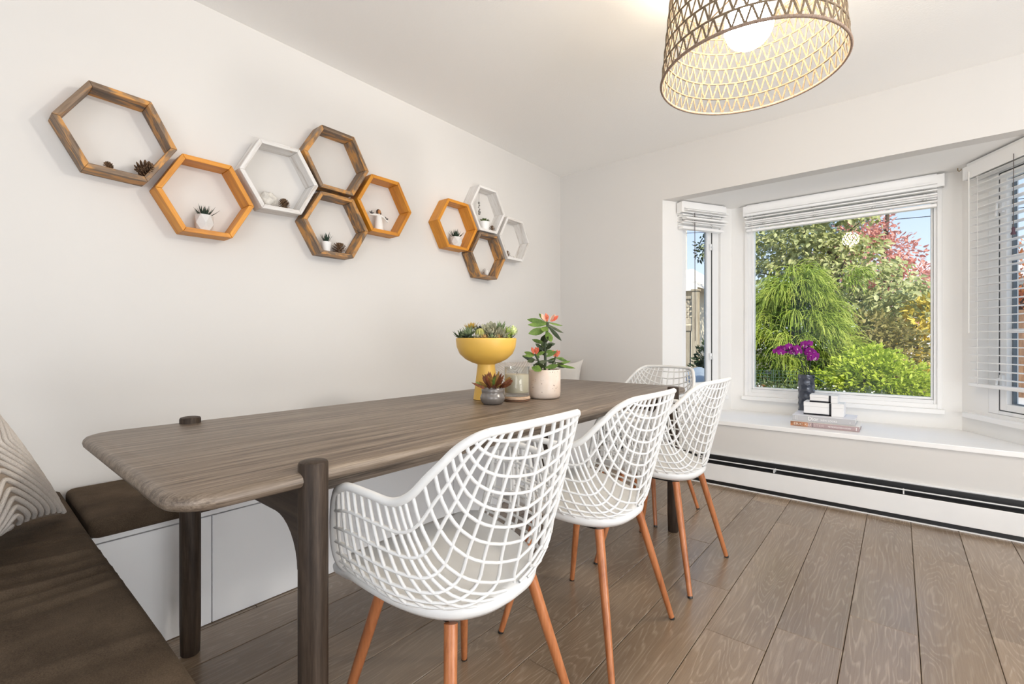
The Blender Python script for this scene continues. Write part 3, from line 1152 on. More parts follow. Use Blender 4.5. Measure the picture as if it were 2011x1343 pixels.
BM = {'o': board_mesh(M_HEXO), 'b': board_mesh(M_HEXB), 'w': board_mesh(M_HEXW)}
HM = Matrix(((0, 0, 1), (1, 0, 0), (0, 1, 0))).to_euler()
HEX = [('b', .401, 1.769, 'weathered brown hexagon wall shelf farthest left, holding two pinecones', -2.0),
       ('o', .691, 1.598, 'honey orange hexagon wall shelf below the farthest left one, holding a faceted pot', .5),
       ('w', .992, 1.761, 'whitewashed hexagon wall shelf holding a pale stone and a pinecone', 2.0),
       ('b', 1.280, 1.923, 'empty weathered brown hexagon wall shelf at the top of the left group', -.8),
       ('b', 1.278, 1.590, 'weathered brown hexagon wall shelf holding a small white pot and a pinecone', 0),
       ('o', 1.571, 1.756, 'honey orange hexagon wall shelf holding the figurine with outstretched arms', .2),
       ('o', 2.136, 1.755, 'honey orange hexagon wall shelf on the left of the far group of four', 0),
       ('w', 2.429, 1.919, 'whitewashed hexagon wall shelf at the top of the far group, with hanging crystals', .6),
       ('b', 2.431, 1.593, 'weathered brown hexagon wall shelf at the bottom of the far group, holding a shell', -.8),
       ('w', 2.727, 1.758, 'whitewashed hexagon wall shelf nearest the room corner', -.4)]
for (kk, y, z, lab, rot) in HEX:
    hx = thing('hexagon_shelf', lab, 'shelf', (XL + .0005, y, z), HM, 'hexagon shelves on the wall')
    for i in range(6):
        o = link('board', BM[kk], hx, 0, bevel=.0012, rot=(0, 0, R(60 * i + rot)), seg=1)
HB = -AP + HT   # inner floor of a shelf below its centre


# ------------------------------------------------ plants and ornaments
def leaf(m, base, d, up, L, Wd, th, curl=0.0, mat=0, n=5, tipw=.0, prof=None):
    """fleshy leaf: a tapering flattened blade growing from base along d, bending towards up"""
    d = Vector(d).normalized()
    up = Vector(up)
    sd = d.cross(up)
    if sd.length < 1e-4:
        sd = d.cross(Vector((1, 0, 0)))
    sd.normalize()
    nn = sd.cross(d).normalized()
    prof = prof or [.45, .85, 1.0, .8, .42, .04]
    k = len(prof)
    p = Vector(base)
    vs = []
    dd = d.copy()
    for i in range(k):
        w = Wd / 2 * prof[i]
        t = th / 2 * min(1, prof[i] + .15)
        vs += [p + sd * w, p + nn * t * .5, p - sd * w, p - nn * t]
        dd = (dd + nn * curl / k).normalized()
        nn = sd.cross(dd).normalized()
        p = p + dd * (L / (k - 1))
    fs = [(3, 2, 1, 0)]
    for i in range(k - 1):
        for j in range(4):
            j2 = (j + 1) % 4
            fs.append((i * 4 + j, i * 4 + j2, (i + 1) * 4 + j2, (i + 1) * 4 + j))
    fs.append(tuple((k - 1) * 4 + j for j in range(4)))
    m.add(vs, fs, mat)
    return m




def camup(r, a=.9, b=.35):
    return (.65 * a + r.uniform(-b, b), -.75 * a + r.uniform(-b, b), .35 + r.uniform(-b, b))


BROAD = [.18, .5, .85, 1.0, .95, .65, .12]
SPIKE = [.7, .95, .85, .6, .3, .03]


def spiky(parent, c, n, L, Wd, mat, name='leaf', seed=0, lo=20, hi=85, curl=.5):
    r = random.Random(seed)
    for i in range(n):
        f = i / n
        a = i * 2.39996 + r.uniform(-.2, .2)
        el = R(lo + (hi - lo) * f)
        d = (math.cos(a) * math.cos(el), math.sin(a) * math.cos(el), math.sin(el))
        m = MB()
        leaf(m, Vector(c) + Vector((d[0], d[1], 0)) * .006, d, (0, 0, 1), L * r.uniform(.8, 1.1) * (1 - .25 * f), Wd, Wd * .35, curl, prof=SPIKE)
        m.build(name, mat, parent, smooth=50)


def faceted_pot(label, loc, rb, rt, h, plabel=None):
    t = thing('potted_succulent', label, 'plant', loc)
    n = 6
    m = MB()
    vs = []
    for k, (r, z, o) in enumerate(((rb, 0, 0), (rt * 1.02, h * .45, .5), (rt * .93, h, 0))):
        for i in range(n):
            a = 2 * math.pi * (i + o) / n
            vs.append((r * math.cos(a), r * math.sin(a), z))
    fs = [tuple(reversed(range(n)))]
    for i in range(n):
        j = (i + 1) % n
        fs += [(i, j, n + i), (j, n + j, n + i), (n + i, 2 * n + j, 2 * n + i), (n + i, n + j, 2 * n + j)]
    m.add(vs, fs)
    ri = rt * .84
    vs2 = [(rt * .93 * math.cos(2 * math.pi * i / n), rt * .93 * math.sin(2 * math.pi * i / n), h) for i in range(n)]
    vs2 += [(ri * math.cos(2 * math.pi * i / n), ri * math.sin(2 * math.pi * i / n), h) for i in range(n)]
    vs2 += [(ri * math.cos(2 * math.pi * i / n), ri * math.sin(2 * math.pi * i / n), h - .012) for i in range(n)]
    fs2 = []
    for i in range(n):
        j = (i + 1) % n
        fs2 += [(i, j, n + j, n + i), (n + i, n + j, 2 * n + j, 2 * n + i)]
    m.add(vs2, fs2)
    m.build('pot', M_CONC, t, smooth=0)
    MB().prism([(ri * math.cos(2 * math.pi * i / n), ri * math.sin(2 * math.pi * i / n)) for i in range(n)], h - .014, h - .006).build('soil', M_SOIL, t)
    return t


XS = XL + .050
p = faceted_pot('spiky dark succulent in a faceted pale pot in the left orange hexagon', (XS, .688, 1.598 + HB), .027, .036, .068)
p.rotation_euler = (0, 0, .4)
spiky(p, (0, 0, .060), 26, .062, .011, M_AGAVE, seed=3, lo=12)
p = faceted_pot('spiky dark succulent in a faceted pale pot in the orange hexagon of the far group', (XS, 2.145, 1.755 + HB), .030, .040, .066)
p.rotation_euler = (0, 0, .1)
spiky(p, (0, 0, .058), 24, .070, .012, M_AGAVE, seed=5, lo=15)
p.location = (XS, 2.15, 1.755 + HB)


def round_pot(parent, rb, rt, h, mat, soil=True):
    MB().lathe([(rb * .9, 0), (rb, .003), (rt, h - .002), (rt - .0015, h), (rt - .004, h - .001), (rt - .006, h - .012), (rt - .006, h - .016), (0, h - .016)], 28).build('pot', mat, parent)
    if soil:
        MB().lathe([(rt - .0065, h - .0155), (rt - .008, h - .009), (0, h - .007)], 20).build('soil', M_SOIL, parent)


p = thing('potted_succulent', 'upright spiky succulent in a small white pot beside a pinecone in the lower brown hexagon', 'plant', (XS, 1.236, 1.590 + HB))
round_pot(p, .019, .026, .052, M_WPOT)
spiky(p, (0, 0, .046), 20, .060, .010, M_AGAVE, seed=8, lo=45, hi=88, curl=.25)
p = thing('potted_succulent', 'round green succulent in a small white pot in the top far white hexagon', 'plant', (XS, 2.428, 1.919 + HB))
round_pot(p, .031, .040, .058, M_WPOT)
M_OLIVE = leafmat('olive_rosette', [(.3, (.03, .055, .012)), (.7, (.10, .14, .03))], 50, 0)
for i in range(26):
    a = i * 2.4
    el = R(10 + 75 * i / 26)
    leaf_m = MB()
    d = (math.cos(a) * math.cos(el), math.sin(a) * math.cos(el), math.sin(el))
    leaf(leaf_m, (d[0] * .008, d[1] * .008, .050), d, (0, 0, 1), .040 - .010 * i / 26, .016, .006, .6, prof=BROAD)
    leaf_m.build('leaf', M_OLIVE, p, smooth=60)


def pinecone(name, label, loc, rx, h, tilt, n=70, open_=1.0, seed=1):
    """scales spiral about an axis; base at the origin"""
    r = random.Random(seed)
    m = MB()
    m.lathe([(0, 0), (rx * .35, h * .05), (rx * .42, h * .3), (rx * .3, h * .65), (0, h * .93)], 10)
    for i in range(n):
        f = i / n
        z = h * (.04 + .88 * f)
        rad = rx * math.sin(math.pi * min(1, .18 + .80 * f)) ** .8
        a = i * 2.39996
        el = R(-15 + 80 * f)
        d = Vector((math.cos(a) * math.cos(el), math.sin(a) * math.cos(el), math.sin(el)))
        b = Vector((math.cos(a) * rad * .35, math.sin(a) * rad * .35, z))
        leaf(m, b, d, (0, 0, 1), rad * .78 * open_ + .002, rx * .36, rx * .12, .35, prof=[.5, .8, 1.0, .9, .5])
    M = Euler(tilt).to_matrix().to_4x4()
    m.xf(M)
    zmin = min(q[2] for q in m.v)
    m.v = [(q[0], q[1], q[2] - zmin) for q in m.v]
    o = m.build(name, M_CONE, loc=loc, smooth=45)
    return tag(o, label, 'pinecone', 'pinecones in the hexagon shelves')


def on(y, z, zc):
    return (XS, y, zc + HB)


pinecone('pinecone', 'larger pinecone lying on its side in the farthest left hexagon', (XS - .005, .468, 1.769 + HB), .029, .062, (R(75), 0, R(120)), 80, seed=1)
pinecone('pinecone', 'small dark pinecone on the left in the farthest left hexagon', (XS, .381, 1.769 + HB), .013, .030, (R(80), 0, R(60)), 46, seed=2)
pinecone('pinecone', 'brown pinecone standing beside the pale stone in the white hexagon', (XS + .006, 1.022, 1.761 + HB), .026, .050, (R(8), R(5), 0), 80, .85, seed=3)
pinecone('pinecone', 'open pinecone standing beside the small white pot in the lower brown hexagon', (XS, 1.309, 1.590 + HB), .031, .052, (0, R(4), 0), 60, 1.15, seed=4)
pinecone('pinecone', 'tiny dark pinecone beside the white pot in the top hexagon of the far group', (XS + .012, 2.497, 1.919 + HB), .018, .042, (0, 0, 0), 40, 1.1, seed=5)
pinecone('pinecone', 'thin dark pinecone in the white hexagon nearest the room corner', (XS, 2.690, 1.758 + HB), .018, .055, (0, R(-8), 0), 40, 1.1, seed=6)

# pale stone: lumpy geode with a hollow
m = MB()
m.ell((0, 0, .032), (.026, .036, .033), 26, 18)
r2 = np.random.default_rng(4)
ph = r2.uniform(0, 6, 12)
V = np.array(m.v)
dirs = V - np.array([0, 0, .032])
lump = 1 + .10 * np.sin(dirs[:, 1] * 150 + ph[0]) * np.sin(dirs[:, 2] * 170 + ph[1]) + .08 * np.sin(dirs[:, 0] * 210 + ph[2]) * np.sin(dirs[:, 1] * 260 + ph[3])
hol = np.exp(-(((dirs[:, 1] - .008) / .014) ** 2 + ((dirs[:, 2] - .016) / .010) ** 2)) * (dirs[:, 0] > 0)
V = np.array([0, 0, .032]) + dirs * (lump - .4 * hol)[:, None]
V[:, 2] -= V[:, 2].min()
m.v = [tuple(q) for q in V]
tag(m.build('stone', M_STONE, loc=(XS, .950, 1.761 + HB), smooth=70), 'lumpy pale stone with a hollow in the white hexagon of the left group', 'stone')


def shell_obj(label, loc, s, seed):
    m = MB()
    r = random.Random(seed)
    for i in range(13):
        a = i * .62
        q = .25 + i / 13
        m.ell((s * .42 * math.cos(a) * (1.15 - q), s * (.62 * q - .35), s * (.30 + .22 * math.sin(a) * (1.2 - q))), (s * .24 * (1.3 - q), s * .14, s * .26 * (1.3 - q)), 10, 7)
        if i % 2 == 0:
            leaf(m, (0, s * (.62 * q - .35), s * .45), (math.cos(a) * .6, .2, 1), (0, 1, 0), s * .38, s * .16, s * .08)
    zmin = min(q[2] for q in m.v)
    m.v = [(q[0], q[1], q[2] - zmin) for q in m.v]
    return tag(m.build('seashell', M_SHELL, loc=loc, smooth=60), label, 'shell')


shell_obj('spiked white seashell in the bottom brown hexagon of the far group', (XS, 2.432, 1.593 + HB), .075, 1)
shell_obj('tiny white seashell in the white hexagon nearest the room corner', (XS, 2.762, 1.758 + HB), .030, 2)

# figurine with outstretched arms and two birds
fg = thing('figurine', 'white robed figurine with outstretched arms and two dark birds in the right orange hexagon', 'figurine', (XS, 1.552, 1.756 + HB), (0, 0, R(90)))
m = MB()
m.lathe([(.0, 0), (.026, .0), (.027, .004), (.023, .03), (.019, .06), (.015, .082), (.009, .092), (.006, .097), (0, .098)], 20)
m.build('robe', M_FIG, fg, smooth=60)
arms = MB()
for sx, zt in ((-1, .081), (1, .061)):
    arms.tube([(sx * .008, 0, .088), (sx * .03, -.002, .0865 if sx < 0 else .082), (sx * .055, -.004, zt)], [.0075, .006, .0042], 10)
    arms.ell((sx * .060, -.004, zt), (.007, .003, .004), 8, 6)
arms.build('arms', M_FIG, fg, smooth=60)
MB().ell((0, -.004, .107), (.0095, .0095, .0125), 14, 10).build('head', M_FACE, fg, smooth=80)
hm = MB()
hm.ell((0, .003, .109), (.0135, .0105, .0145), 14, 10)
hm.ell((-.012, 0, .099), (.004, .006, .009), 8, 6)
hm.ell((.012, 0, .099), (.004, .006, .009), 8, 6)
hm.build('hair', M_HAIR, fg, smooth=80)
for (bx, bz, s) in ((-.050, .092, -1), (.048, .074, 1)):
    bm_ = MB()
    bm_.ell((bx, -.004, bz), (.010, .004, .0045), 10, 8)
    bm_.ell((bx - s * -.009, -.004, bz + .004), (.004, .0035, .0035), 8, 6)
    bm_.tube([(bx - s * .008, -.004, bz), (bx - s * .017, -.004, bz + .004)], [.003, .001], 6)
    leaf(bm_, (bx, -.004, bz + .002), (-.4 * s, .2, 1), (0, 1, 0), .016, .008, .002)
    bm_.build('bird', M_BIRD, fg, smooth=60)

cs = thing('crystal_string', 'string of smoky crystals hanging inside the top white hexagon of the far group', 'ornament', (XS, 2.372, 1.919 + AP - HT))
MB().tube([(0, 0, 0), (.0, .001, -.09), (0, .004, -.175)], .0008, 5).build('thread', M_DCORD, cs)
for i, (dy, dz, s) in enumerate(((.0, -.095, .008), (.004, -.112, .006), (-.003, -.126, .005), (.007, -.140, .006), (.001, -.155, .008), (.004, -.170, .009), (.012, -.158, .006))):
    MB().ell((0, dy, dz), (s, s, s * 1.1), 7, 5).build('crystal', M_CRYST, cs, smooth=0)

# ================================================================== things on the table
TT = TZ1 + .0005
# yellow pedestal bowl
py_ = thing('pedestal_planter', 'mustard yellow pedestal bowl filled with succulents on the table', 'planter', (-1.414, 1.525, TT))
MB().lathe([(.056, 0), (.058, .002), (.057, .006), (.050, .06), (.043, .115), (.039, .150), (.040, .156), (.062, .163), (.092, .178), (.118, .202), (.131, .232), (.1345, .262), (.1345, .2705),
            (.1325, .2722), (.1300, .2710), (.1290, .255), (.126, .246), (0, .246)], 48).build('bowl', M_YELLOW, py_, smooth=50)
MB().lathe([(.1285, .2465), (.127, .268), (.10, .277), (0, .284)], 32).build('soil', M_SOIL, py_)


def rosette(parent, c, tilt, n, L, Wd, mat, seed=0, lo=5, hi=82, prof=BROAD, curl=.7, name='succulent', th=.35):
    r = random.Random(seed)
    m = MB()
    for i in range(n):
        f = i / n
        a = i * 2.39996
        el = R(lo + (hi - lo) * f)
        d = (math.cos(a) * math.cos(el), math.sin(a) * math.cos(el), math.sin(el))
        leaf(m, (d[0] * L * .12, d[1] * L * .12, 0), d, (0, 0, 1), L * (1 - .45 * f) * r.uniform(.92, 1.08), Wd * (1 - .3 * f), Wd * th, curl, prof=prof)
    m.xf(Euler(tilt).to_matrix().to_4x4())
    return m.build(name, mat, parent, loc=c, smooth=50)


def smat(name, a, b, s=45):
    return leafmat(name, [(.3, a), (.7, b)], s, .0, .45)


S_GRN = smat('sage_green_succulent', (.10, .15, .07), (.30, .36, .20))
S_DRK = smat('dark_green_succulent', (.022, .042, .020), (.085, .12, .05))
S_YEL = smat('golden_succulent', (.38, .24, .04), (.66, .46, .10))
S_LIM = smat('lime_succulent', (.30, .42, .06), (.58, .68, .20))
S_CAC = smat('yellow_green_cactus', (.26, .27, .06), (.50, .48, .17))
S_BLK = smat('nearly_black_succulent', (.012, .016, .014), (.05, .06, .045))
S_GREY = smat('grey_green_succulent', (.20, .21, .13), (.46, .44, .31))
S_OCH = smat('ochre_stonecrop', (.34, .20, .06), (.62, .42, .18))
# camera sees this bowl from +x, -y : rt = screen right, fw = away
fwv, rtv = Vector((-.638, .770, 0)), Vector((.770, .638, 0))


def scr(a, b, z):
    v = rtv * a + fwv * b
    return (v.x, v.y, z)


for (a, b, z, n, L, wd, mt, pr, sd, tl) in (
        (-.108, -.035, .272, 14, .040, .010, S_DRK, SPIKE, 1, (0, -.4, 0)),
        (-.072, -.060, .282, 30, .046, .013, S_GRN, SPIKE, 2, (.35, -.1, 0)),
        (-.066, .000, .312, 30, .032, .011, S_YEL, SPIKE, 3, (.3, 0, 0)),
        (-.032, -.010, .298, 26, .034, .010, S_BLK, SPIKE, 4, (0, 0, 0)),
        (.000, .035, .300, 22, .040, .013, S_DRK, SPIKE, 6, (0, 0, 0)),
        (.024, -.062, .290, 26, .044, .023, S_GREY, BROAD, 7, (.75, .55, 0)),
        (.060, -.005, .302, 24, .042, .015, S_GRN, SPIKE, 8, (.3, .4, 0)),
        (.070, -.055, .278, 22, .042, .013, S_GREY, SPIKE, 9, (.3, .3, 0)),
        (.096, -.020, .286, 24, .040, .009, S_LIM, SPIKE, 10, (0, .3, 0)),
        (.040, -.088, .268, 14, .022, .008, S_GREY, BROAD, 12, (.5, 0, 0)),
        (-.095, .045, .276, 18, .036, .010, S_GRN, SPIKE, 13, (0, 0, 0)),
        (.075, .055, .280, 18, .038, .010, S_DRK, SPIKE, 14, (0, 0, 0))):
    rosette(py_, scr(a, b, z + .002), tl, n, L * 1.25, wd * 1.25, mt, sd, prof=pr)
for i in range(11):
    aa = -1.35 + 2.7 * i / 10
    mt_ = (S_GREY, S_GRN, S_BLK, S_DRK, S_GREY, S_OCH, S_GRN, S_OCH, S_GREY, S_LIM, S_DRK)[i]
    rosette(py_, scr(.112 * math.sin(aa), -.112 * math.cos(aa), .272), (.4, .3 * math.sin(aa), 0), 13, .026, .009, mt_, 40 + i, prof=SPIKE if i % 2 else BROAD)
# barrel cactus
m = MB()
vs = []
for i in range(13):
    t = math.pi * i / 12
    for j in range(48):
        a = 2 * math.pi * j / 48
        rr = math.sin(t) * .021 * (1 + .10 * math.cos(12 * a))
        vs.append((rr * math.cos(a), rr * math.sin(a), .022 - .024 * math.cos(t)))
fs = [(i * 48 + j, i * 48 + (j + 1) % 48, (i + 1) * 48 + (j + 1) % 48, (i + 1) * 48 + j) for i in range(12) for j in range(48)]
m.add(vs, fs)
m.build('barrel_cactus', S_CAC, py_, loc=scr(-.022, -.072, .268), smooth=60)
m = MB()
for i in range(34):
    a, q = i * 2.4, i / 34
    zz = 1 - 2 * q
    rr = math.sqrt(max(0, 1 - zz * zz))
    leaf(m, (rr * math.cos(a) * .014, rr * math.sin(a) * .014, zz * .016), (rr * math.cos(a), rr * math.sin(a), zz + .3), (0, 0, 1), .010, .006, .003)
m.ell((0, 0, 0), (.014, .014, .017), 12, 8)
m.build('lime_cactus', smat('pale_lime_cactus', (.50, .60, .20), (.80, .86, .50)), py_, loc=scr(.121, -.010, .305), smooth=60)

# small grey pot with a red-brown plant
pg = thing('potted_plant', 'red-brown leafy succulent in a small pinched pewter grey pot', 'plant', (-1.29, 1.43, TT))
MB().lathe([(.036, 0), (.043, .004), (.0505, .018), (.0515, .028), (.048, .038), (.0445, .0435), (.0455, .050), (.0465, .057), (.044, .066), (.041, .070), (.038, .069), (.036, .060), (0, .058)], 40).build('pot', M_GREY, pg, smooth=60)
MB().lathe([(.0365, .0585), (.035, .063), (0, .065)], 20).build('soil', M_SOIL, pg)
L_RB = smat('red_brown_leaf', (.075, .020, .010), (.24, .085, .035), 60)
L_OG = smat('olive_orange_leaf', (.16, .10, .02), (.40, .22, .06), 60)
L_GN = smat('fresh_green_leaf', (.06, .12, .025), (.20, .30, .07), 60)
rq = random.Random(21)
for i in range(44):
    a = i * 2.39996
    el = R(rq.uniform(12, 80))
    d = Vector((math.cos(a) * math.cos(el), math.sin(a) * math.cos(el), math.sin(el)))
    m = MB()
    leaf(m, (d.x * .012, d.y * .012, .058), d, camup(rq), rq.uniform(.058, .088), .0125, .004, rq.uniform(-.1, .5), prof=[.3, .45, .7, 1.0, .8, .1])
    m.build('leaf', L_OG if i % 5 == 1 else (L_GN if i % 9 == 3 else L_RB), pg, smooth=50)
for i in range(8):
    d = Vector((.52, .60, 0)) + Vector((rq.uniform(-.3, .3), rq.uniform(-.3, .3), rq.uniform(.2, .8)))
    m = MB()
    leaf(m, (.045 * .65, .045 * .75, .075), d, camup(rq), .045, .013, .004, .3, prof=[.3, .45, .7, 1.0, .8, .1])
    m.build('leaf', L_OG if i % 2 else L_RB, pg, smooth=50)
MB().tube([(.008, .008, .06), (.02, .025, .072), (.033, .038, .080)], .0035, 6).build('stem', L_RB, pg)

# dish, wooden coaster, candle
CL = (-1.277, 1.573)
tag(MB().lathe([(.050, 0), (.056, .001), (.0575, .006), (.055, .0075), (.05, .006), (0, .006)], 40).build('dish', M_DISH, loc=(*CL, TT)),
    'shallow dark glazed dish under the wooden candle coaster', 'dish')
tag(MB().lathe([(.052, 0), (.0575, .002), (.0585, .0065), (.057, .011), (.053, .0125), (0, .0125)], 40).build('coaster', M_COAST, loc=(*CL, TT + .0078)),
    'round pale wooden coaster under the candle glass', 'coaster')
cd = thing('candle', 'pale olive candle in a clear straight glass on a wooden coaster', 'candle', (*CL, TT + .0206))
m = MB()
m.lathe([(.051, 0), (.0535, .002), (.0545, .008), (.0545, .126), (.0535, .1275), (.0525, .126), (.0522, .020), (.0505, .0155), (0, .0150)], 48)
m.build('glass', M_CANDLEGLASS, cd, smooth=60)
MB().lathe([(.0, .0165), (.050, .0165), (.0515, .020), (.0515, .093), (.0505, .0945), (0, .0930)], 48).build('wax', M_WAX, cd, smooth=60)
MB().tube([(0, 0, .093), (.001, 0, .099), (.003, .001, .104)], .0013, 6).build('wick', M_HAIR, cd)

# jade plant
JP = (-1.243, 1.731)


def speckle():
    m, nt, b = newmat('speckled_pink_stoneware')
    mp = coords(nt, rand=False)
    n1 = noise(nt, mp, 7, 3)
    r = ramp(nt, [(.35, (.66, .52, .42)), (.65, (.78, .68, .60))])
    nt.links.new(n1.outputs['Fac'], r.inputs[0])
    vo = nt.nodes.new('ShaderNodeTexVoronoi')
    vo.inputs['Scale'].default_value = 95
    nt.links.new(mp.outputs[0], vo.inputs['Vector'])
    n2 = noise(nt, mp, 40, 2)
    ad = nd(nt, 'ShaderNodeMath', operation='ADD')
    nt.links.new(vo.outputs['Distance'], ad.inputs[0])
    nt.links.new(n2.outputs['Fac'], ad.inputs[1])
    r2 = ramp(nt, [(.56, (1, 1, 1)), (.62, (0, 0, 0))])
    nt.links.new(ad.outputs[0], r2.inputs[0])
    mx = nd(nt, 'ShaderNodeMix', data_type='RGBA')
    mx.inputs['B'].default_value = (.20, .13, .10, 1)
    nt.links.new(r2.outputs[0], mx.inputs['Factor'])
    nt.links.new(r.outputs[0], mx.inputs['A'])
    nt.links.new(mx.outputs['Result'], b.inputs['Base Color'])
    b.inputs['Roughness'].default_value = .3
    return m


pj = thing('potted_jade_plant', 'tall red-tipped jade plant in a speckled pinkish pot on the table', 'plant', (*JP, TT))
MB().lathe([(.055, 0), (.065, .002), (.071, .012), (.073, .03), (.0732, .128), (.072, .1305), (.0695, .129), (.068, .115), (0, .114)], 48).build('pot', speckle(), pj, smooth=60)
MB().lathe([(.068, .1145), (.06, .120), (0, .124)], 24).build('soil', M_SOIL, pj)
L_JADE = smat('jade_leaf_green', (.045, .095, .018), (.17, .27, .05), 40)
L_JDK = smat('jade_leaf_dark', (.018, .030, .014), (.06, .085, .035), 40)
L_RED = smat('coral_red_leaf', (.55, .07, .035), (.85, .28, .17), 60)
L_PCH = smat('pale_coral_leaf', (.80, .35, .22), (.90, .62, .48), 60)
stems = [[(0, 0, .115), (.004, .0, .17), (.002, .004, .23), (.010, .008, .285), (.016, .010, .345)],
         [(-.01, -.01, .115), (-.025, -.022, .16), (-.045, -.03, .20)],
         [(.012, .01, .115), (.04, .035, .15), (.055, .045, .185)]]
S2 = [[scr(x, y, z) for x, y, z in st] for st in stems]
for st, r0 in zip(S2, (.0062, .0045, .004)):
    MB().tube(catmull(st, 5), r0, 8).build('stem', L_JDK, pj, smooth=60)


RJ = random.Random(9)


def jl(a, b, z, da, db, dz, L, wd, mat, curl=.2):
    d = rtv * da + fwv * db + Vector((0, 0, dz))
    m = MB()
    leaf(m, scr(a, b, z), d, camup(RJ), L, wd, .0055, curl, prof=BROAD)
    m.build('leaf', mat, pj, smooth=60)


# crown at the top of the main stem, as it reads in the photograph
for q in ((.014, .34, -.9, .25, .17, .085, .026, L_JADE), (.014, .335, -1, .1, -.05, .080, .022, L_JADE), (.012, .315, -1, -.2, -.30, .082, .036, L_JADE), (.012, .325, -.4, -.8, -.45, .055, .034, L_JADE),
          (.014, .335, .9, .1, -.55, .075, .014, L_JDK), (.014, .33, .8, .1, -.85, .085, .018, L_JDK), (.013, .345, .7, .3, -.2, .07, .012, L_JADE),
          (.010, .305, .35, -.8, -1.1, .062, .034, L_JADE), (.013, .345, -.5, .5, .55, .055, .018, L_JADE), (.008, .29, -.2, .7, -.5, .06, .03, L_JDK)):
    jl(q[0], .008, q[1], q[2], q[3], q[4], q[5] * 1.12, q[6], q[7])
for i in range(6):
    an = i * 1.05
    jl(.020 + .012 * math.cos(an), .01, .348, .75 * math.cos(an) + .25, .5 * math.sin(an), .75, .042, .017, L_PCH if i % 2 else L_RED, .4)
# middle and lower tiers
rj = random.Random(5)
for i in range(11):
    an = i * 2.39996
    z = .185 + .075 * i / 11
    jl(.003, .003, z, math.cos(an), math.sin(an), rj.uniform(.1, .75), rj.uniform(.045, .066), .019, L_JDK if i % 3 else L_JADE)
for (c, zc, nn) in (((-.045, -.03), .195, 13), ((.055, .045), .180, 11)):
    for i in range(nn):
        an = i * 2.39996
        sgn = -1 if c[0] < 0 else 1
        jl(c[0], c[1], zc - .02 * (i % 3), math.cos(an) + .25 * sgn, math.sin(an), rj.uniform(-.35, .35), rj.uniform(.045, .064), .020 if sgn < 0 else .012, L_JADE if i % 3 == 0 else L_JDK)
    for i in range(5):
        an = i * 1.25
        jl(c[0] + .006 * math.cos(an), c[1], zc + .004, .35 * math.cos(an), .35 * math.sin(an), 1, .034, .014, L_RED, .5)
jl(-.03, -.06, .150, -.25, -.6, -.35, .058, .046, L_JADE)
jl(.0, -.05, .140, .9, -.2, .15, .06, .022, L_JADE)
jl(.06, .02, .150, 1, -.2, -.25, .085, .014, L_JADE)
jl(.055, .02, .150, 1, .2, .2, .07, .012, L_JADE)

# ================================================================== things on the window seat
vz = thing('vase', 'blue-black dimpled cylinder vase behind the stacked boxes', 'vase', (-.503, 3.89, ZS + .0005))
na, nz = 96, 64
vs = []
for i in range(nz + 1):
    z = .322 * i / nz
    for j in range(na):
        a = 2 * math.pi * j / na
        # hexagonally packed shallow dimples
        u, w = a / (2 * math.pi) * 9, z / .046
        row = math.floor(w + .5)
        best = 9
        for rw in (row - 1, row, row + 1):
            uu = (u - (rw % 2) * .5)
            du = uu - round(uu)
            dw = (w - rw)
            best = min(best, math.hypot(du * .0385 * 1.0, dw * .046))
        r = .0525 - .0045 * math.sqrt(max(0, 1 - (best / .0225) ** 2))
        vs.append((r * math.cos(a), r * math.sin(a), z))
fs = [(i * na + j, i * na + (j + 1) % na, (i + 1) * na + (j + 1) % na, (i + 1) * na + j) for i in range(nz) for j in range(na)]
fs.append(tuple(reversed(range(na))))
mv = MB().add(vs, fs)
mv.lathe([(.0505, .322), (.047, .322), (.046, .29), (0, .288)], 48)
mv.build('body', M_DARKVASE, vz, smooth=60)
oc = thing('orchid', 'purple orchid with three arching stems in the blue-black vase', 'plant', (-.503, 3.89, ZS + .29))
oc_st = [[(-.01, 0, -.001), (-.018, 0, .06), (-.035, .0, .13), (-.075, -.01, .190), (-.14, -.02, .205)],
         [(.0, .005, -.001), (-.002, .0, .08), (-.006, 0, .15), (-.03, -.01, .225), (-.10, -.01, .240)],
         [(.012, .0, -.001), (.018, .0, .08), (.028, 0, .14), (.030, -.01, .20), (.010, -.01, .245)]]
for st in oc_st:
    MB().tube(catmull(st, 6), [.0032] * (6 * (len(st) - 1) + 1), 7).build('stem', M_STEM, oc, smooth=60)


def orchid_flower(c, face, s, seed):
    r = random.Random(seed)
    f = Vector(face).normalized()
    M = f.to_track_quat('Z', 'Y').to_matrix()
    m = MB()
    for i, (an, L, wd) in enumerate(((90, 1, .62), (210, 1, .62), (330, 1, .62), (20, 1.05, 1.0), (160, 1.05, 1.0))):
        a = R(an + r.uniform(-8, 8))
        d = M @ Vector((math.cos(a), math.sin(a), .18))
        st = len(m.f)
        leaf(m, Vector(c), d, f, s * L, s * wd, s * .07, -.3, 0, prof=[.15, .6, .95, 1.0, .75, .25])
    leaf(m, Vector(c) + f * s * .1, M @ Vector((0, -.5, .8)), f, s * .5, s * .35, s * .12, .3, 1, prof=[.4, .8, 1, .6, .1])
    leaf(m, Vector(c) - f * s * .05, M @ Vector((.2, -1, .1)), f, s * .8, s * .3, s * .05, .0, 1)
    return m.build('flower', [M_ORCHID, M_ORCHE], oc, smooth=60)


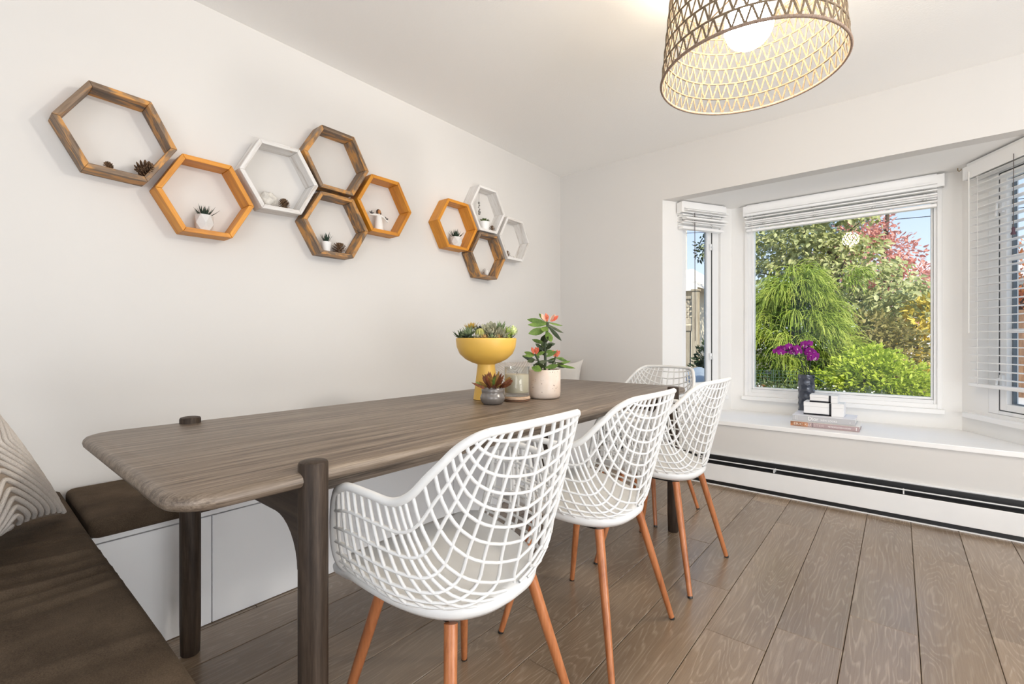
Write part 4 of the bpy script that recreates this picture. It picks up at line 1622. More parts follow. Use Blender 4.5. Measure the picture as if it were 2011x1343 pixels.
fl_pts = [(-.185, .195), (-.165, .215), (-.150, .190), (-.130, .222), (-.115, .195), (-.100, .232), (-.085, .205), (-.060, .215), (-.040, .198), (-.075, .190), (-.135, .205), (-.050, .222),
          (.000, .238), (.014, .252), (-.010, .250), (.022, .205), (.040, .190), (.035, .170), (.012, .185), (.055, .172), (.048, .150), (.025, .150), (.0, .205), (.058, .158)]
for i, (x, z) in enumerate(fl_pts):
    orchid_flower((x, -.02 + .03 * math.sin(i * 2.1), z), (math.sin(i * 1.7) * .7 + .2, -1, math.cos(i * 2.3) * .45 + .1), .027, i)
for (d, L, wd, mt) in (((1, -.15, .12), .17, .040, M_STRAP), ((.9, -.3, -.30), .13, .030, M_STRAP), ((-.7, -.4, .75), .085, .038, M_STRAP), ((-1, -.2, .28), .10, .022, M_STRAP), ((.6, .6, .25), .12, .034, M_STRAP), ((1.0, .25, .05), .14, .034, M_STRAP)):
    m = MB()
    leaf(m, (d[0] * .012, d[1] * .012, .036), d, (0, 0, 1), L, wd, .004, -.35, prof=[.45, .75, .95, 1, .95, .75, .2])
    m.build('leaf', mt, oc, smooth=60)


def text(body, size, mat, parent, loc, rot, name='lettering', ext=.0004, sx=1.0):
    cu = bpy.data.curves.new(name, 'FONT')
    cu.body = body
    cu.size = size
    cu.extrude = ext
    cu.resolution_u = 3
    to = bpy.data.objects.new(name, cu)
    COL.objects.link(to)
    dg = bpy.context.evaluated_depsgraph_get()
    me = bpy.data.meshes.new_from_object(to.evaluated_get(dg))
    bpy.data.objects.remove(to)
    me.materials.clear()
    me.materials.append(mat)
    o = bpy.data.objects.new(name, me)
    COL.objects.link(o)
    o.parent = parent
    o.location = loc
    o.rotation_euler = rot
    o.scale = (sx, 1, 1)
    return o


FR = (R(90), 0, 0)
bk1 = thing('book', 'thick book with a copper and pink spine at the bottom of the window seat stack', 'book', (-.3685, 3.69, ZS + .0005))
w, dp, t = .369, .235, .030
m = MB()
m.box(-w / 2, w / 2, -dp / 2, dp / 2, 0, .003)
m.box(-w / 2, w / 2, -dp / 2, -dp / 2 + .004, .003, t)
MB().box(-w / 2, w / 2, -dp / 2 + .0045, dp / 2, t - .003, t).build('front_board', M_PAPER, bk1)
m.build('cover', M_BKP, bk1, bevel=.0008)
MB().box(-w / 2 + .004, w / 2 - .004, -dp / 2 + .0045, dp / 2 - .004, .0032, t - .0032).build('pages', M_PAPER, bk1)
MB().box(-w / 2 + .001, -w / 2 + .098, -dp / 2 - .0008, -dp / 2, .0015, t - .0015).build('spine_panel', M_BKO, bk1)
MB().box(-w / 2 + .124, -w / 2 + .1262, -dp / 2 - .0008, -dp / 2, .0, t).build('spine_rule', M_BOXB, bk1)
text('ERIC KU', .0225, M_CREAM, bk1, (-w / 2 + .018, -dp / 2 - .0012, .0075), FR, sx=1.18)
text('STER', .0225, simple('pale_pink_print', (.62, .52, .52), .5), bk1, (-w / 2 + .130, -dp / 2 - .0006, .0075), FR, sx=1.18)
text('METROPOLITAN LUXURY', .0125, M_WHITE, bk1, (-w / 2 + .208, -dp / 2 - .0006, .0105), FR, sx=.83)
MB().box(w / 2 - .0165, w / 2 - .0135, -dp / 2 - .0006, -dp / 2, .005, t - .005).build('spine_mark', M_WHITE, bk1)

bk2 = thing('book', 'silver grey book second from the bottom of the window seat stack', 'book', (-.376, 3.7155, ZS + .0312))
w, dp, t = .340, .225, .040
m = MB()
m.box(-w / 2, w / 2, -dp / 2, dp / 2, 0, .003)
m.box(-w / 2, w / 2, -dp / 2, -dp / 2 + .004, .003, t - .003)
m.build('cover', M_BKG, bk2, bevel=.0008)
MB().box(-w / 2, w / 2, -dp / 2, dp / 2, t - .003, t).build('front_board', simple('pale_lilac_board', (.78, .78, .83), .4), bk2, bevel=.0008)
MB().box(-w / 2 + .004, w / 2 - .004, -dp / 2 + .0045, dp / 2 - .004, .0032, t - .0032).build('pages', M_PAPER, bk2)
text('Dior', .036, M_WHITE, bk2, (-w / 2 + .088, -dp / 2 - .0006, .0085), FR, sx=.85)
text('NEW LOOKS', .0165, M_WHITE, bk2, (-w / 2 + .158, -dp / 2 - .0006, .0105), FR, sx=.92)
for x in (.018, .026):
    MB().box(-w / 2 + x, -w / 2 + x + .0012, -dp / 2 - .0006, -dp / 2, .006, t - .006).build('spine_mark', M_WHITE, bk2)
text('e', .014, M_WHITE, bk2, (w / 2 - .030, -dp / 2 - .0006, .013), FR)


def white_box(label, x0, x1, xb, y0, y1, z0, h):
    o = thing('box', label, 'box', ((x0 + x1) / 2, (y0 + y1) / 2, z0))
    hw, hd = (x1 - x0) / 2, (y1 - y0) / 2
    MB().box(-hw, hw, -hd, hd, 0, h * .66).build('base', M_BOXW, o, bevel=.001)
    MB().box(-hw - .001, hw + .001, -hd - .001, hd + .001, h * .66 + .0006, h).build('lid', M_BOXW, o, bevel=.001)
    b = MB()
    xx = xb - (x0 + x1) / 2
    b.box(-hw - .0012, xx, -hd - .0022, -hd - .001, .0, .0105)
    b.box(xx - .0115, xx, -hd - .0022, -hd - .001, .0, h)
    b.build('black_band', M_BOXB, o)
    return o


white_box('larger white box with a black corner band on the silver grey book', -.487, -.268, -.334, 3.65, 3.79, ZS + .0715, .084)
white_box('smaller white box with a black corner band on top of the larger box', -.453, -.301, -.337, 3.655, 3.76, ZS + .1562, .049)

# ================================================================== pendant lamp
PC = (-.411, 1.82)
PZ = 1.95
pl = thing('pendant_lamp', 'drum pendant lamp of woven zigzag cord with a glowing globe', 'lamp', (*PC, PZ))
RB, RT, PH = .2975, .262, .352
NR = 6


def prad(z):
    return RB + (RT - RB) * z / PH


for i in range(NR + 1):
    z = PH * i / NR
    r = prad(z)
    pts = [(r * math.cos(a), r * math.sin(a), z) for a in np.linspace(0, 2 * math.pi, 97)[:-1]]
    MB().tube(pts, .0052 if i in (0, NR) else .0034, 6, closed=True).build('hoop', M_RATTANB if i in (0, NR) else M_RATTAN, pl, smooth=80)
NZ = 50
for i in range(NR):
    za, zb = PH * i / NR, PH * (i + 1) / NR
    m = MB()
    for j in range(NZ):
        a0 = 2 * math.pi * (j + .12 * i) / NZ
        a1 = a0 + math.pi / NZ
        a2 = a0 + 2 * math.pi / NZ
        for (p_, q_) in (((a0, za), (a1, zb)), ((a1, zb), (a2, za))):
            r1, r2 = prad(p_[1]), prad(q_[1])
            A = Vector((r1 * math.cos(p_[0]), r1 * math.sin(p_[0]), p_[1]))
            B = Vector((r2 * math.cos(q_[0]), r2 * math.sin(q_[0]), q_[1]))
            for dr in (-.0016, .0016):
                tang = Vector((-math.sin(p_[0]), math.cos(p_[0]), 0)) * dr
                m.tube([A + tang, B + tang], .0019, 5, caps=False)
    stuff(m.build('zigzag_cord', M_RATTAN, pl, smooth=80))
for k in range(3):
    a = R(20 + 120 * k)
    MB().tube([(RB * math.cos(a), RB * math.sin(a), 0), (RT * math.cos(a), RT * math.sin(a), PH)], .0022, 6).build('frame_wire', M_RATTAN, pl)
    MB().tube([(RT * math.cos(a), RT * math.sin(a), PH), (.02 * math.cos(a), .02 * math.sin(a), PH - .02)], .0022, 6).build('spider_arm', M_BRASS, pl)
MB().ell((0, 0, .172), (.081, .081, .081), 32, 20).build('globe_bulb', M_BULB, pl, smooth=90)
MB().lathe([(.0, .256), (.022, .256), (.024, .30), (.02, .345), (.006, .36), (0, .361)], 20).build('socket', M_BRASS, pl)
MB().tube([(0, 0, .355), (0, 0, CH - PZ - .02)], .003, 6).build('cord', M_CORD, pl)
MB().lathe([(0, CH - PZ - .028), (.05, CH - PZ - .026), (.055, CH - PZ - .001), (0, CH - PZ - .0005)], 24).build('canopy', M_BRASS, pl)

# ================================================================== outdoors
M_GRASS = simple('garden_soil', (.12, .10, .06), .95, var=.5, vs=3, bmp=.5, bs=20, bd=.02)
M_DRIVE = simple('pale_driveway', (.52, .50, .48), .9, var=.15, vs=2)
gd = struct(boxes('ground', [(-30, 30, 4.25, 60, -.25, -.15)], M_GRASS), 'garden ground outside the bay')
struct(boxes('driveway', [(.55, 2.9, 4.6, 30, -.15, -.10)], M_DRIVE), 'pale driveway beyond the right bay window')
bedm = MB()
gx, gy = np.linspace(-2.2, .55, 30), np.linspace(5.0, 10.5, 40)
Xg, Yg = np.meshgrid(gx, gy, indexing='ij')
Zg = .40 + .05 * np.sin(Xg * 3.1) * np.sin(Yg * 2.3) + .02 * np.sin(Xg * 13) * np.sin(Yg * 11)
edg = np.minimum.reduce([Xg - gx[0], gx[-1] - Xg, (Yg - gy[0]), gy[-1] - Yg])
Zg = np.where(edg < .05, -.15, Zg)
bedm.grid(np.stack([Xg, Yg, Zg], -1), flip=True)
struct(bedm.build('garden_bed', M_GRASS, smooth=60), 'raised garden bed outside the picture window')


def leaves(name, parent, P, D, L, Wd, mat, up=None, fold=.25):
    N = len(P)
    D = D / (np.linalg.norm(D, axis=1, keepdims=True) + 1e-9)
    Rr = RNG.normal(size=(N, 3)) if up is None else up + RNG.normal(size=(N, 3)) * .45
    S = np.cross(D, Rr)
    S /= (np.linalg.norm(S, axis=1, keepdims=True) + 1e-9)
    Nn = np.cross(S, D)
    L = np.asarray(L).reshape(-1, 1)
    Wd = np.asarray(Wd).reshape(-1, 1)
    a = P
    b = P + D * L * .33 + S * Wd * .48 + Nn * Wd * fold * .5
    c = P + D * L * .33 - S * Wd * .48 + Nn * Wd * fold * .5
    b2 = P + D * L * .68 + S * Wd * .40 + Nn * Wd * fold * .4
    c2 = P + D * L * .68 - S * Wd * .40 + Nn * Wd * fold * .4
    mid = P + D * L * .5 - Nn * Wd * .02
    t = P + D * L - Nn * L * .10
    V = np.stack([a, b, b2, t, c2, c, mid], 1).reshape(-1, 3)
    o = np.arange(N)[:, None] * 7
    tr = np.array([[0, 1, 6], [1, 2, 6], [2, 3, 6], [3, 4, 6], [4, 5, 6], [5, 0, 6]])
    F = (o[:, None, :] + tr[None]).reshape(-1, 3)
    me = bpy.data.meshes.new(name)
    me.vertices.add(len(V))
    me.vertices.foreach_set('co', V.astype(np.float32).ravel())
    me.loops.add(F.size)
    me.loops.foreach_set('vertex_index', F.astype(np.int32).ravel())
    me.polygons.add(len(F))
    me.polygons.foreach_set('loop_start', np.arange(0, F.size, 3, dtype=np.int32))
    me.polygons.foreach_set('loop_total', np.full(len(F), 3, np.int32))
    me.materials.append(mat)
    me.update(calc_edges=True)
    ob = bpy.data.objects.new(name, me)
    COL.objects.link(ob)
    ob.parent = parent
    ob['kind'] = 'stuff'
    return ob


def trunk(parent, pts, r0, r1, mat, name='trunk'):
    P = catmull(pts, 5)
    return MB().tube(P, np.linspace(r0, r1, len(P)), 8).build(name, mat, parent, smooth=60)


M_BARK = simple('grey_brown_bark', (.09, .065, .045), .9, var=.3, vs=20, bmp=.6, bs=30, bd=.01)
LF_DOG = leafmat('olive_bronze_leaf', [(.28, (.14, .16, .04)), (.45, (.38, .40, .15)), (.6, (.62, .62, .32)), (.74, (.82, .66, .44))], 7, .30)
LF_CYP = leafmat('golden_green_thread', [(.28, (.20, .28, .03)), (.5, (.42, .52, .08)), (.72, (.76, .76, .20))], 6, .35)
LF_PINK = leafmat('dusty_red_leaf', [(.3, (.45, .12, .10)), (.5, (.75, .36, .29)), (.72, (.88, .64, .56))], 6, .4)
LF_GRN = leafmat('fresh_green_shrub_leaf', [(.28, (.16, .24, .02)), (.5, (.44, .54, .05)), (.72, (.82, .80, .20))], 8, .35)
LF_YEL = leafmat('yellow_autumn_leaf', [(.3, (.60, .44, .06)), (.6, (.88, .72, .16)), (.8, (.92, .84, .45))], 6, .4)
LF_OLV = leafmat('dull_brown_green_leaf', [(.28, (.12, .11, .03)), (.5, (.32, .28, .09)), (.72, (.58, .46, .22))], 7, .3)
LF_DRK = leafmat('dark_evergreen_leaf', [(.3, (.010, .022, .010)), (.7, (.05, .08, .03))], 7, .2)
LF_RED = leafmat('orange_red_leaf', [(.3, (.45, .12, .03)), (.6, (.72, .30, .10)), (.8, (.80, .55, .25))], 6, .4)

# layered dogwood
tr_ = thing('dogwood_tree', 'broad layered tree with olive and bronze leaves filling the top of the picture window', 'tree', (-.75, 8.4, -.15))
trunk(tr_, [(0, 0, 0), (.05, 0, .9), (-.05, .05, 1.7), (.05, .0, 2.5)], .07, .03, M_BARK)
for (x, y, z) in ((-1.0, .1, 2.25), (.9, .2, 2.0), (-.7, -.3, 1.75), (.8, -.4, 1.45), (.3, .3, 2.9), (-.5, .3, 2.9), (.2, -.8, 2.2)):
    trunk(tr_, [(0, 0, z - .5), (x * .5, y * .5, z - .18), (x, y, z)], .022, .006, M_BARK, 'branch')
Pl, Dl = [], []
# layers: centre x, z, half width, half depth, count, thickness
for (cx, cz, hw, hd, nl, th) in ((-.60, 3.22, 1.05, .7, 950, .13), (-.15, 3.10, .72, .7, 700, .14), (-.75, 2.78, 1.1, .8, 1000, .12), (-.08, 2.62, .72, .7, 750, .13),
                                 (-.6, 2.40, 1.0, .7, 700, .12), (.20, 2.22, .70, .8, 800, .13), (.70, 1.88, .85, .8, 850, .13), (.45, 1.72, .75, .8, 700, .13),
                                 (.85, 1.55, .6, .7, 500, .12), (.30, 1.40, .6, .7, 500, .12), (-.5, 2.0, .9, .6, 500, .14), (-.3, 3.5, .8, .6, 300, .1)):
    a = RNG.uniform(0, 2 * math.pi, nl)
    q = np.sqrt(RNG.uniform(0, 1, nl))
    x = cx + hw * q * np.cos(a)
    y = hd * q * np.sin(a)
    z = cz - .16 * q ** 2 + RNG.normal(0, th * .55, nl) + .05 * np.sin(x * 7 + cz)
    Pl.append(np.stack([x, y, z], 1))
    Dl.append(np.stack([np.cos(a) * .5 + RNG.normal(0, .5, nl), np.sin(a) * .5 - .35 + RNG.normal(0, .5, nl), -.55 + RNG.normal(0, .35, nl)], 1))
Pl, Dl = np.concatenate(Pl), np.concatenate(Dl)
leaves('foliage', tr_, Pl, Dl, RNG.uniform(.07, .115, len(Pl)), RNG.uniform(.04, .062, len(Pl)), LF_DOG, np.array([0, -.3, 1]))

# weeping threadleaf cypress
cy = thing('weeping_cypress_tree', 'golden green weeping threadleaf conifer left in the picture window', 'tree', (-1.02, 6.75, .35))
trunk(cy, [(0, 0, 0), (.02, 0, .8), (0, .02, 1.6)], .05, .015, M_BARK)
vsL, fsL = [], []


def strands(centre, out, n, Ls, spread, droop):
    c = np.array(centre, float)
    o_ = np.array(out, float)
    for _ in range(n):
        p = c + RNG.normal(0, .03, 3)
        d = o_ * RNG.uniform(.25, .8) + RNG.normal(0, spread, 3)
        d[2] += .25
        Lk = Ls * RNG.uniform(.6, 1.15)
        k = 6
        pts = [p.copy()]
        for i in range(k):
            dn = d / (np.linalg.norm(d) + 1e-9)
            p = p + dn * Lk / k
            d = dn + np.array([0, 0, -droop / k]) + RNG.normal(0, .04, 3)
            pts.append(p.copy())
        pts = np.array(pts)
        r = .0050
        sid = np.cross(pts[-1] - pts[0], RNG.normal(size=3))
        sid /= (np.linalg.norm(sid) + 1e-9)
        nor = np.cross(sid, pts[-1] - pts[0])
        nor /= (np.linalg.norm(nor) + 1e-9)
        o0 = len(vsL)
        for i, q in enumerate(pts):
            rr = r * (1 - .6 * i / k)
            vsL.extend([q + sid * rr, q - sid * rr * .5 + nor * rr * .86, q - sid * rr * .5 - nor * rr * .86])
        for i in range(k):
            for j in range(3):
                fsL.append((o0 + i * 3 + j, o0 + i * 3 + (j + 1) % 3, o0 + (i + 1) * 3 + (j + 1) % 3, o0 + (i + 1) * 3 + j))


for i in range(150):
    f = RNG.uniform(0, 1) ** .8
    h = .12 + 1.42 * (1 - f) ** .85
    a = RNG.uniform(-math.pi, math.pi)
    rad = (.10 + .62 * f ** .75) * RNG.uniform(.55, 1.0)
    c = (rad * math.cos(a) * 1.02, rad * math.sin(a) * .85, h)
    strands(c, (math.cos(a), math.sin(a), .12), 34, RNG.uniform(.26, .40), .24, 2.6)
for (x, z) in ((.66, 1.42), (.56, 1.34)):
    strands((x, .1, z), (.3, -.3, .1), 40, .3, .2, 2.9)
mm = MB()
mm.v = [tuple(q) for q in vsL]
mm.f = fsL
mm.m = [0] * len(fsL)
stuff(mm.build('foliage', LF_CYP, cy, smooth=0))
# inner needles that close the crown, shade put into their darker green
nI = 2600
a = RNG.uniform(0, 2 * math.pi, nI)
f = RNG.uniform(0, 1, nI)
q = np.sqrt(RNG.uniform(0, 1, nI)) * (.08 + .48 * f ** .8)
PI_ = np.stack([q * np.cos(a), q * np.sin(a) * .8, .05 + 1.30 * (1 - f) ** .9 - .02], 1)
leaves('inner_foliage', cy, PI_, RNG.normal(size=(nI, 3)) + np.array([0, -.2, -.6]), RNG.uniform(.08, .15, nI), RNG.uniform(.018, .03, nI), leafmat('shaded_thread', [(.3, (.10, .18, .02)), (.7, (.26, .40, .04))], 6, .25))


def blob_tree(name, label, loc, comps, mat, Ls, Ws, trunk_pts, tr=.05, dz=-.3, up=None, cat='tree', bark=None):
    o = thing(name, label, cat, loc)
    if trunk_pts:
        trunk(o, trunk_pts, tr, tr * .35, bark or M_BARK)
    P, D = [], []
    for (cx, cy_, cz, rx, ry, rz, n) in comps:
        g = RNG.normal(size=(n, 3))
        g /= np.linalg.norm(g, axis=1, keepdims=True)
        rad = RNG.uniform(.35, 1.0, n) ** .6
        rad *= 1 + .18 * np.sin(g[:, 0] * 7 + cx * 5) * np.sin(g[:, 2] * 8 + cz * 3)
        P.append(np.stack([cx + g[:, 0] * rx * rad, cy_ + g[:, 1] * ry * rad, cz + g[:, 2] * rz * rad], 1))
        D.append(g + RNG.normal(0, .6, (n, 3)) + np.array([0, 0, dz]))
    P, D = np.concatenate(P), np.concatenate(D)
    n = len(P)
    leaves('foliage', o, P, D, RNG.uniform(Ls * .7, Ls * 1.2, n), RNG.uniform(Ws * .7, Ws * 1.2, n), mat, up)
    return o


blob_tree('maple_tree', 'dusty red leaved tree against the sky at the right of the picture window', (-.15, 11.2, -.15),
          [(-.25, 0, 2.7, .62, .7, .7, 1300), (.25, 0, 2.15, .6, .6, .45, 900), (-.40, 0, 3.3, .36, .4, .6, 420), (-.05, .1, 3.3, .14, .3, .6, 110), (-.6, .3, 2.6, .7, .6, .6, 700), (.50, 0, 1.7, .5, .5, .4, 500), (.25, 0, 2.75, .3, .3, .3, 110)],
          LF_PINK, .10, .045, [(0, 0, 0), (.05, 0, 1.2), (-.05, 0, 2.4), (0, 0, 3.6)], .08)
blob_tree('garden_shrub', 'bright green leafy shrub low at the right of the picture window', (-.30, 6.0, .36),
          [(.10, 0, .22, .50, .38, .26, 2300), (.32, .0, .12, .34, .35, .24, 1200), (-.25, .05, .12, .34, .34, .20, 900), (.08, .1, .42, .30, .25, .16, 800)],
          LF_GRN, .055, .026, [(0, 0, 0), (.03, 0, .2), (.02, 0, .4)], .02, .1, np.array([0, -.4, 1]), 'shrub')
blob_tree('garden_shrub', 'yellow autumn shrub at the right edge of the picture window', (.16, 7.9, .30),
          [(.05, 0, .55, .38, .3, .42, 750), (.15, 0, .95, .30, .3, .34, 500), (-.1, 0, .35, .3, .3, .3, 350)],
          LF_YEL, .08, .036, [(0, 0, 0), (.03, 0, .4), (.02, 0, .9)], .02, -.1, None, 'shrub')
blob_tree('garden_shrub', 'dull brown-green shrub between the conifer and the yellow shrub', (-.42, 7.3, .32),
          [(0, 0, .35, .50, .35, .38, 1100), (.35, 0, .5, .40, .35, .40, 900), (.1, 0, .75, .5, .3, .3, 700)],
          LF_OLV, .075, .034, [(0, 0, 0), (.03, 0, .3), (.02, 0, .7)], .02, -.1, None, 'shrub')
blob_tree('evergreen_tree', 'dark evergreen tree whose branch tips show in the narrow left window', (-2.72, 8.9, -.15),
          [(.20, 0, 2.92, .34, .4, .34, 420), (-.06, 0, 2.72, .16, .3, .10, 70), (.40, 0, 2.5, .3, .3, .5, 400)], LF_DRK, .09, .04, [(.5, 0, 0), (.45, 0, 1.5), (.3, 0, 2.9)], .07)
blob_tree('evergreen_tree', 'blue-green far tree behind the top of the layered tree', (-2.1, 14.5, -.15),
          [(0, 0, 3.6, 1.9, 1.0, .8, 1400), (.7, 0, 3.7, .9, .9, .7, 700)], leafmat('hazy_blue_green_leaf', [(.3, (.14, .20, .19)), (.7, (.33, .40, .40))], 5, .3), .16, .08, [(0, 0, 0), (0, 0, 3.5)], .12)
blob_tree('maple_tree', 'orange-red tree seen through the slats of the right bay window', (2.15, 15.5, -.15),
          [(0, 0, 2.6, 1.1, 1.0, .8, 1600), (.3, 0, 1.7, 1.0, .9, .6, 900)], LF_RED, .13, .06, [(0, 0, 0), (0, 0, 2.4)], .1)
blob_tree('garden_shrub', 'dark green shrub at the foot of the lattice fence', (-2.28, 7.35, -.15),
          [(0, 0, .45, .22, .3, .4, 700), (.02, 0, .85, .13, .2, .25, 260)], LF_DRK, .09, .03, [(0, 0, 0), (.02, 0, .5)], .02, .2, None, 'shrub')
# low plants and fallen leaves in the bed, under the conifer
gc = thing('ground_cover_plants', 'low leafy plants with small white flowers on the garden bed below the conifer', 'plants', (-1.05, 5.75, .42))
nP = 900
P = np.stack([RNG.uniform(-.55, 1.0, nP), RNG.uniform(-.35, .5, nP), RNG.uniform(0, .10, nP) ** 1.0], 1)
leaves('foliage', gc, P, RNG.normal(size=(nP, 3)) * np.array([1, 1, .4]) + np.array([0, -.1, .5]), RNG.uniform(.04, .09, nP), RNG.uniform(.012, .028, nP), leafmat('mixed_low_leaf', [(.3, (.04, .07, .02)), (.6, (.16, .20, .07)), (.8, (.40, .38, .22))], 12, .3))
nP = 130
P = np.stack([RNG.uniform(-.2, .95, nP), RNG.uniform(-.35, .1, nP), RNG.uniform(.03, .11, nP)], 1)
leaves('white_flowers', gc, P, RNG.normal(size=(nP, 3)) + np.array([0, -1, .5]), np.full(nP, .022), np.full(nP, .02), M_WHITE)
fo = thing('fallen_leaves', 'rusty fallen leaves on the garden bed at the lower left of the picture window', 'leaves', (-1.15, 5.35, .42))
nP = 160
P = np.stack([RNG.uniform(-.16, .22, nP), RNG.uniform(-.1, .2, nP), RNG.uniform(0, .06, nP)], 1)
leaves('leaf_litter', fo, P, RNG.normal(size=(nP, 3)) * np.array([1, 1, .3]), RNG.uniform(.05, .09, nP), RNG.uniform(.03, .05, nP), LF_RED)

# wire mesh guard
wf = thing('wire_fence', 'short green wire mesh guard in front of the conifer', 'fence', (-1.10, 5.95, .38))
m = MB()
for i in range(14):
    x = -.24 + .50 * i / 13
    m.tube([(x, 0, 0), (x, 0, .27)], .0016, 4)
for i in range(8):
    z = .01 + .26 * i / 7
    m.tube([(-.24, 0, z), (.26, 0, z)], .0016, 4)
stuff(m.build('mesh_wires', simple('green_wire', (.10, .17, .12), .6), wf))
for x in (-.24, .01, .26):
    MB().tube([(x, .004, -.02), (x, .004, .29)], .005, 6).build('stake', simple('dark_green_stake', (.05, .09, .06), .6), wf)

# garden fence with lattice top, beyond the left window
M_FENCE = wood('weathered_grey_fence_wood', [(.2, (.26, .21, .15)), (.5, (.42, .35, .26)), (.85, (.58, .50, .38))], (12, 12, .8), .85, 3, .5, .3, rvar=.12)
ff = thing('garden_fence', 'weathered wooden fence with a lattice top beyond the narrow left window', 'fence', (-2.62, 8.0, -.15))
for i in range(17):
    x = -.03 - .1 - i * .105
    MB().box(x - .05, x + .05, -.012, .012, .02, 1.33).build('board', M_FENCE, ff, bevel=.002)
for x in (-.0, -1.9):
    MB().box(x - .05, x + .05, -.05, .05, 0, 1.96).build('post', M_FENCE, ff, bevel=.004)
    MB().box(x - .065, x + .065, -.065, .065, 1.96, 2.0).build('post_cap', M_FENCE, ff, bevel=.01)
for z in (1.30, 1.42, 1.84):
    MB().box(-1.85, -.05, -.03, .025, z, z + (.09 if z < 1.5 else .05)).build('rail', M_FENCE, ff, bevel=.003)
for i in range(26):
    for s in (1, -1):
        x = -1.95 + i * .085
        za, zb = 1.51, 1.84
        xa, xb = (x, x + (zb - za)) if s > 0 else (x + (zb - za), x)
        # clip to the panel
        pa, pb = Vector((xa, .004 * s, za)), Vector((xb, .004 * s, zb))
        lo, hi = -1.85, -.05

        def cl(p, q):
            p = p.copy()
            for lim, sg in ((lo, 1), (hi, -1)):
                if (p.x - lim) * sg < 0:
                    if (q.x - lim) * sg <= 0:
                        return None
                    tt = (lim - p.x) / (q.x - p.x)
                    p = p.lerp(q, tt)
            return p
        a_, b_ = cl(pa, pb), cl(pb, pa)
        if a_ is None or b_ is None or (a_ - b_).length < .02:
            continue
        d = (b_ - a_).normalized()
        sd = Vector((0, 1, 0)).cross(d) * .016
        yv = Vector((0, .0035, 0))
        m = MB()
        m.add([a_ - sd - yv, a_ + sd - yv, a_ + sd + yv, a_ - sd + yv, b_ - sd - yv, b_ + sd - yv, b_ + sd + yv, b_ - sd + yv],
              [(0, 1, 2, 3), (7, 6, 5, 4), (0, 4, 5, 1), (1, 5, 6, 2), (2, 6, 7, 3), (3, 7, 4, 0)])
        m.build('lattice_slat', M_FENCE, ff, smooth=0)
f2 = thing('garden_fence', 'brown board fence beyond the driveway seen through the right bay window', 'fence', (2.2, 13.0, -.15))
M_FENCE2 = wood('brown_fence_wood', [(.2, (.14, .07, .035)), (.5, (.24, .13, .07)), (.85, (.34, .20, .11))], (12, 12, .8), .85, 3, .5, .3, rvar=.12)
for i in range(16):
    x = -1.0 + i * .15
    MB().box(x - .07, x + .07, -.012, .012, .02, 1.72).build('board', M_FENCE2, f2, bevel=.003)
for z in (.35, 1.45):
    MB().box(-1.1, 1.3, .013, .05, z, z + .09).build('rail', M_FENCE2, f2)

# neighbouring house, pole and wires
M_ROOF = simple('pale_beige_roof', (.62, .54, .45), .9, var=.08, vs=3)  # plain beige roof tone with slight random variation
M_STUC = simple('cream_house_wall', (.72, .64, .50), .9)
hs = thing('house', 'neighbouring house with a pale low roof beyond the narrow left window', 'building', (-8.0, 17.0, -.15))
MB().box(-4, 2.9, -2.2, 3, 0, 2.75).build('wall', M_STUC, hs)
m = MB()
m.add([(-4.5, -2.8, 2.72), (3.4, -2.8, 2.72), (3.4, 3.6, 2.72), (-4.5, 3.6, 2.72), (-2.5, .4, 3.75), (2.2, .4, 3.75)], [(0, 1, 5, 4), (1, 2, 5), (2, 3, 4, 5), (3, 0, 4), (3, 2, 1, 0)])
m.build('roof', M_ROOF, hs, smooth=0)
MB().box(-4.5, 3.4, -2.86, -2.8, 2.62, 2.80).build('gutter', simple('white_fascia', (.8, .78, .74), .6), hs)
for x in (-3, -.5, 1.5):
    wf_ = MB().box(x - .5, x + .5, -2.24, -2.19, 1.0, 2.0).build('window', M_VINYL, hs)
    MB().box(x - .43, x + .43, -2.26, -2.241, 1.07, 1.93).build('pane', simple('dark_window_pane', (.06, .08, .10), .15), wf_)
h2 = thing('house', 'white neighbouring house glimpsed behind the dusty red tree', 'building', (1.6, 21.0, -.15))
MB().box(-2.4, 2.0, 0, 4, 0, 3.1).build('wall', simple('white_siding', (.78, .77, .75), .8), h2)
m = MB()
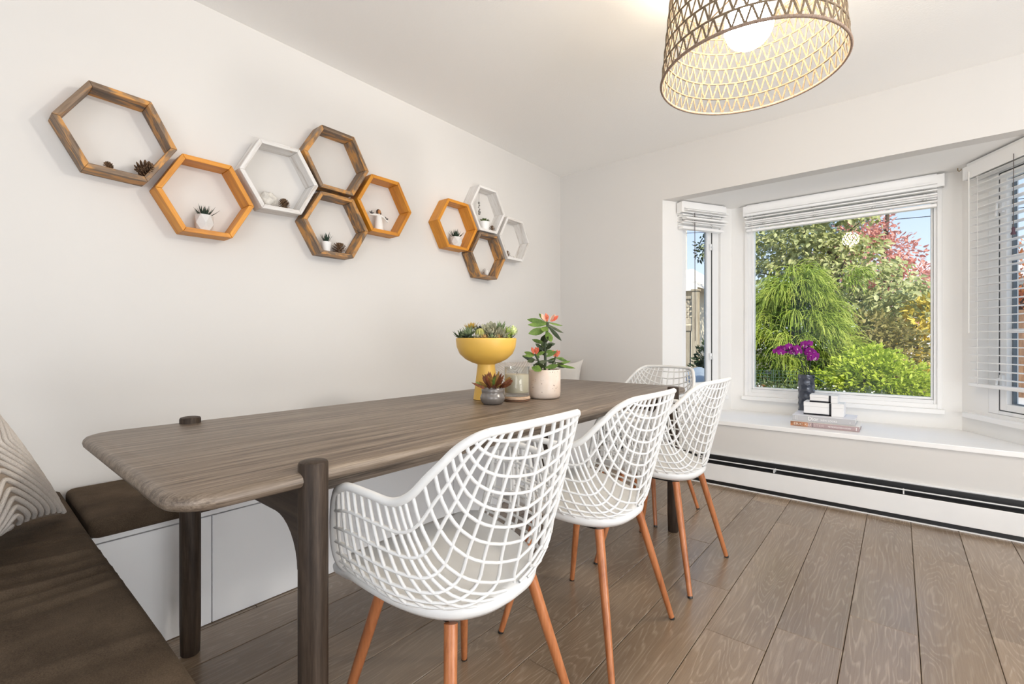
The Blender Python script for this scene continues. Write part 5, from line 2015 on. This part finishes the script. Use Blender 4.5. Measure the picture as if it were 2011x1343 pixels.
m.add([(-2.8, -.5, 3.05), (2.4, -.5, 3.05), (2.4, 4.5, 3.05), (-2.8, 4.5, 3.05), (-.9, 2, 4.05), (.9, 2, 4.05)], [(0, 1, 5, 4), (1, 2, 5), (2, 3, 4, 5), (3, 0, 4), (3, 2, 1, 0)])
m.build('roof', simple('grey_white_roof', (.62, .62, .64), .9), h2, smooth=0)
pw = thing('street_pole', 'slender utility pole rising against the sky in the narrow left window', 'pole', (-8.05, 23.0, -.15))
MB().tube([(0, 0, 0), (0, 0, 7.5)], [.12, .09], 10).build('shaft', simple('pale_pole_wood', (.55, .52, .47), .9), pw)
MB().box(-.9, .9, -.06, .06, 6.7, 6.85).build('crossarm', simple('pole_crossarm_wood', (.40, .36, .30), .9), pw)
for i, (z0, z1) in enumerate(((6.75, 6.2), (6.45, 5.7), (6.2, 5.35))):
    pts = [(-8.05 + q * 22, 22.9, z0 + (z1 - z0) * q - .7 * q * (1 - q) * 2) for q in np.linspace(0, 1, 20)]
    tag(MB().tube(pts, .014, 5).build('street_wire', M_BLACK), ['highest', 'middle', 'lowest'][i] + ' of the three thin wires crossing the sky', 'wire', 'wires across the sky')

# tarpaulin-covered heap outside the narrow window
gx, gy = np.linspace(-.36, .36, 26), np.linspace(-.35, .35, 22)
Xg, Yg = np.meshgrid(gx, gy, indexing='ij')
Zg = .78 * np.exp(-((Xg / .33) ** 4)) * np.exp(-((Yg / .32) ** 4)) + .03 * np.sin(Xg * 17 + Yg * 9) + .02 * np.sin(Yg * 21 - Xg * 5) - .20 * Xg
Zg = np.maximum(Zg, .0)
tp = thing('tarpaulin', 'blue-grey tarpaulin draped over a heap below the narrow left window', 'cover', (-1.88, 5.72, -.15))
m = MB()
m.grid(np.stack([Xg, Yg, Zg], -1), flip=True)
o = m.build('sheet', simple('blue_grey_tarp', (.24, .28, .33), .85, spec=.2), tp, smooth=70)
so = o.modifiers.new('solid', 'SOLIDIFY')
so.thickness = .006
MB().tube([(.10 + .028 * math.cos(a), -.30, .42 + .028 * math.sin(a)) for a in np.linspace(0, 6.28, 15)[:-1]], .006, 6, closed=True).build('grommet', M_BLACK, tp)
print('planks', nplank, 'objects', len(bpy.data.objects))
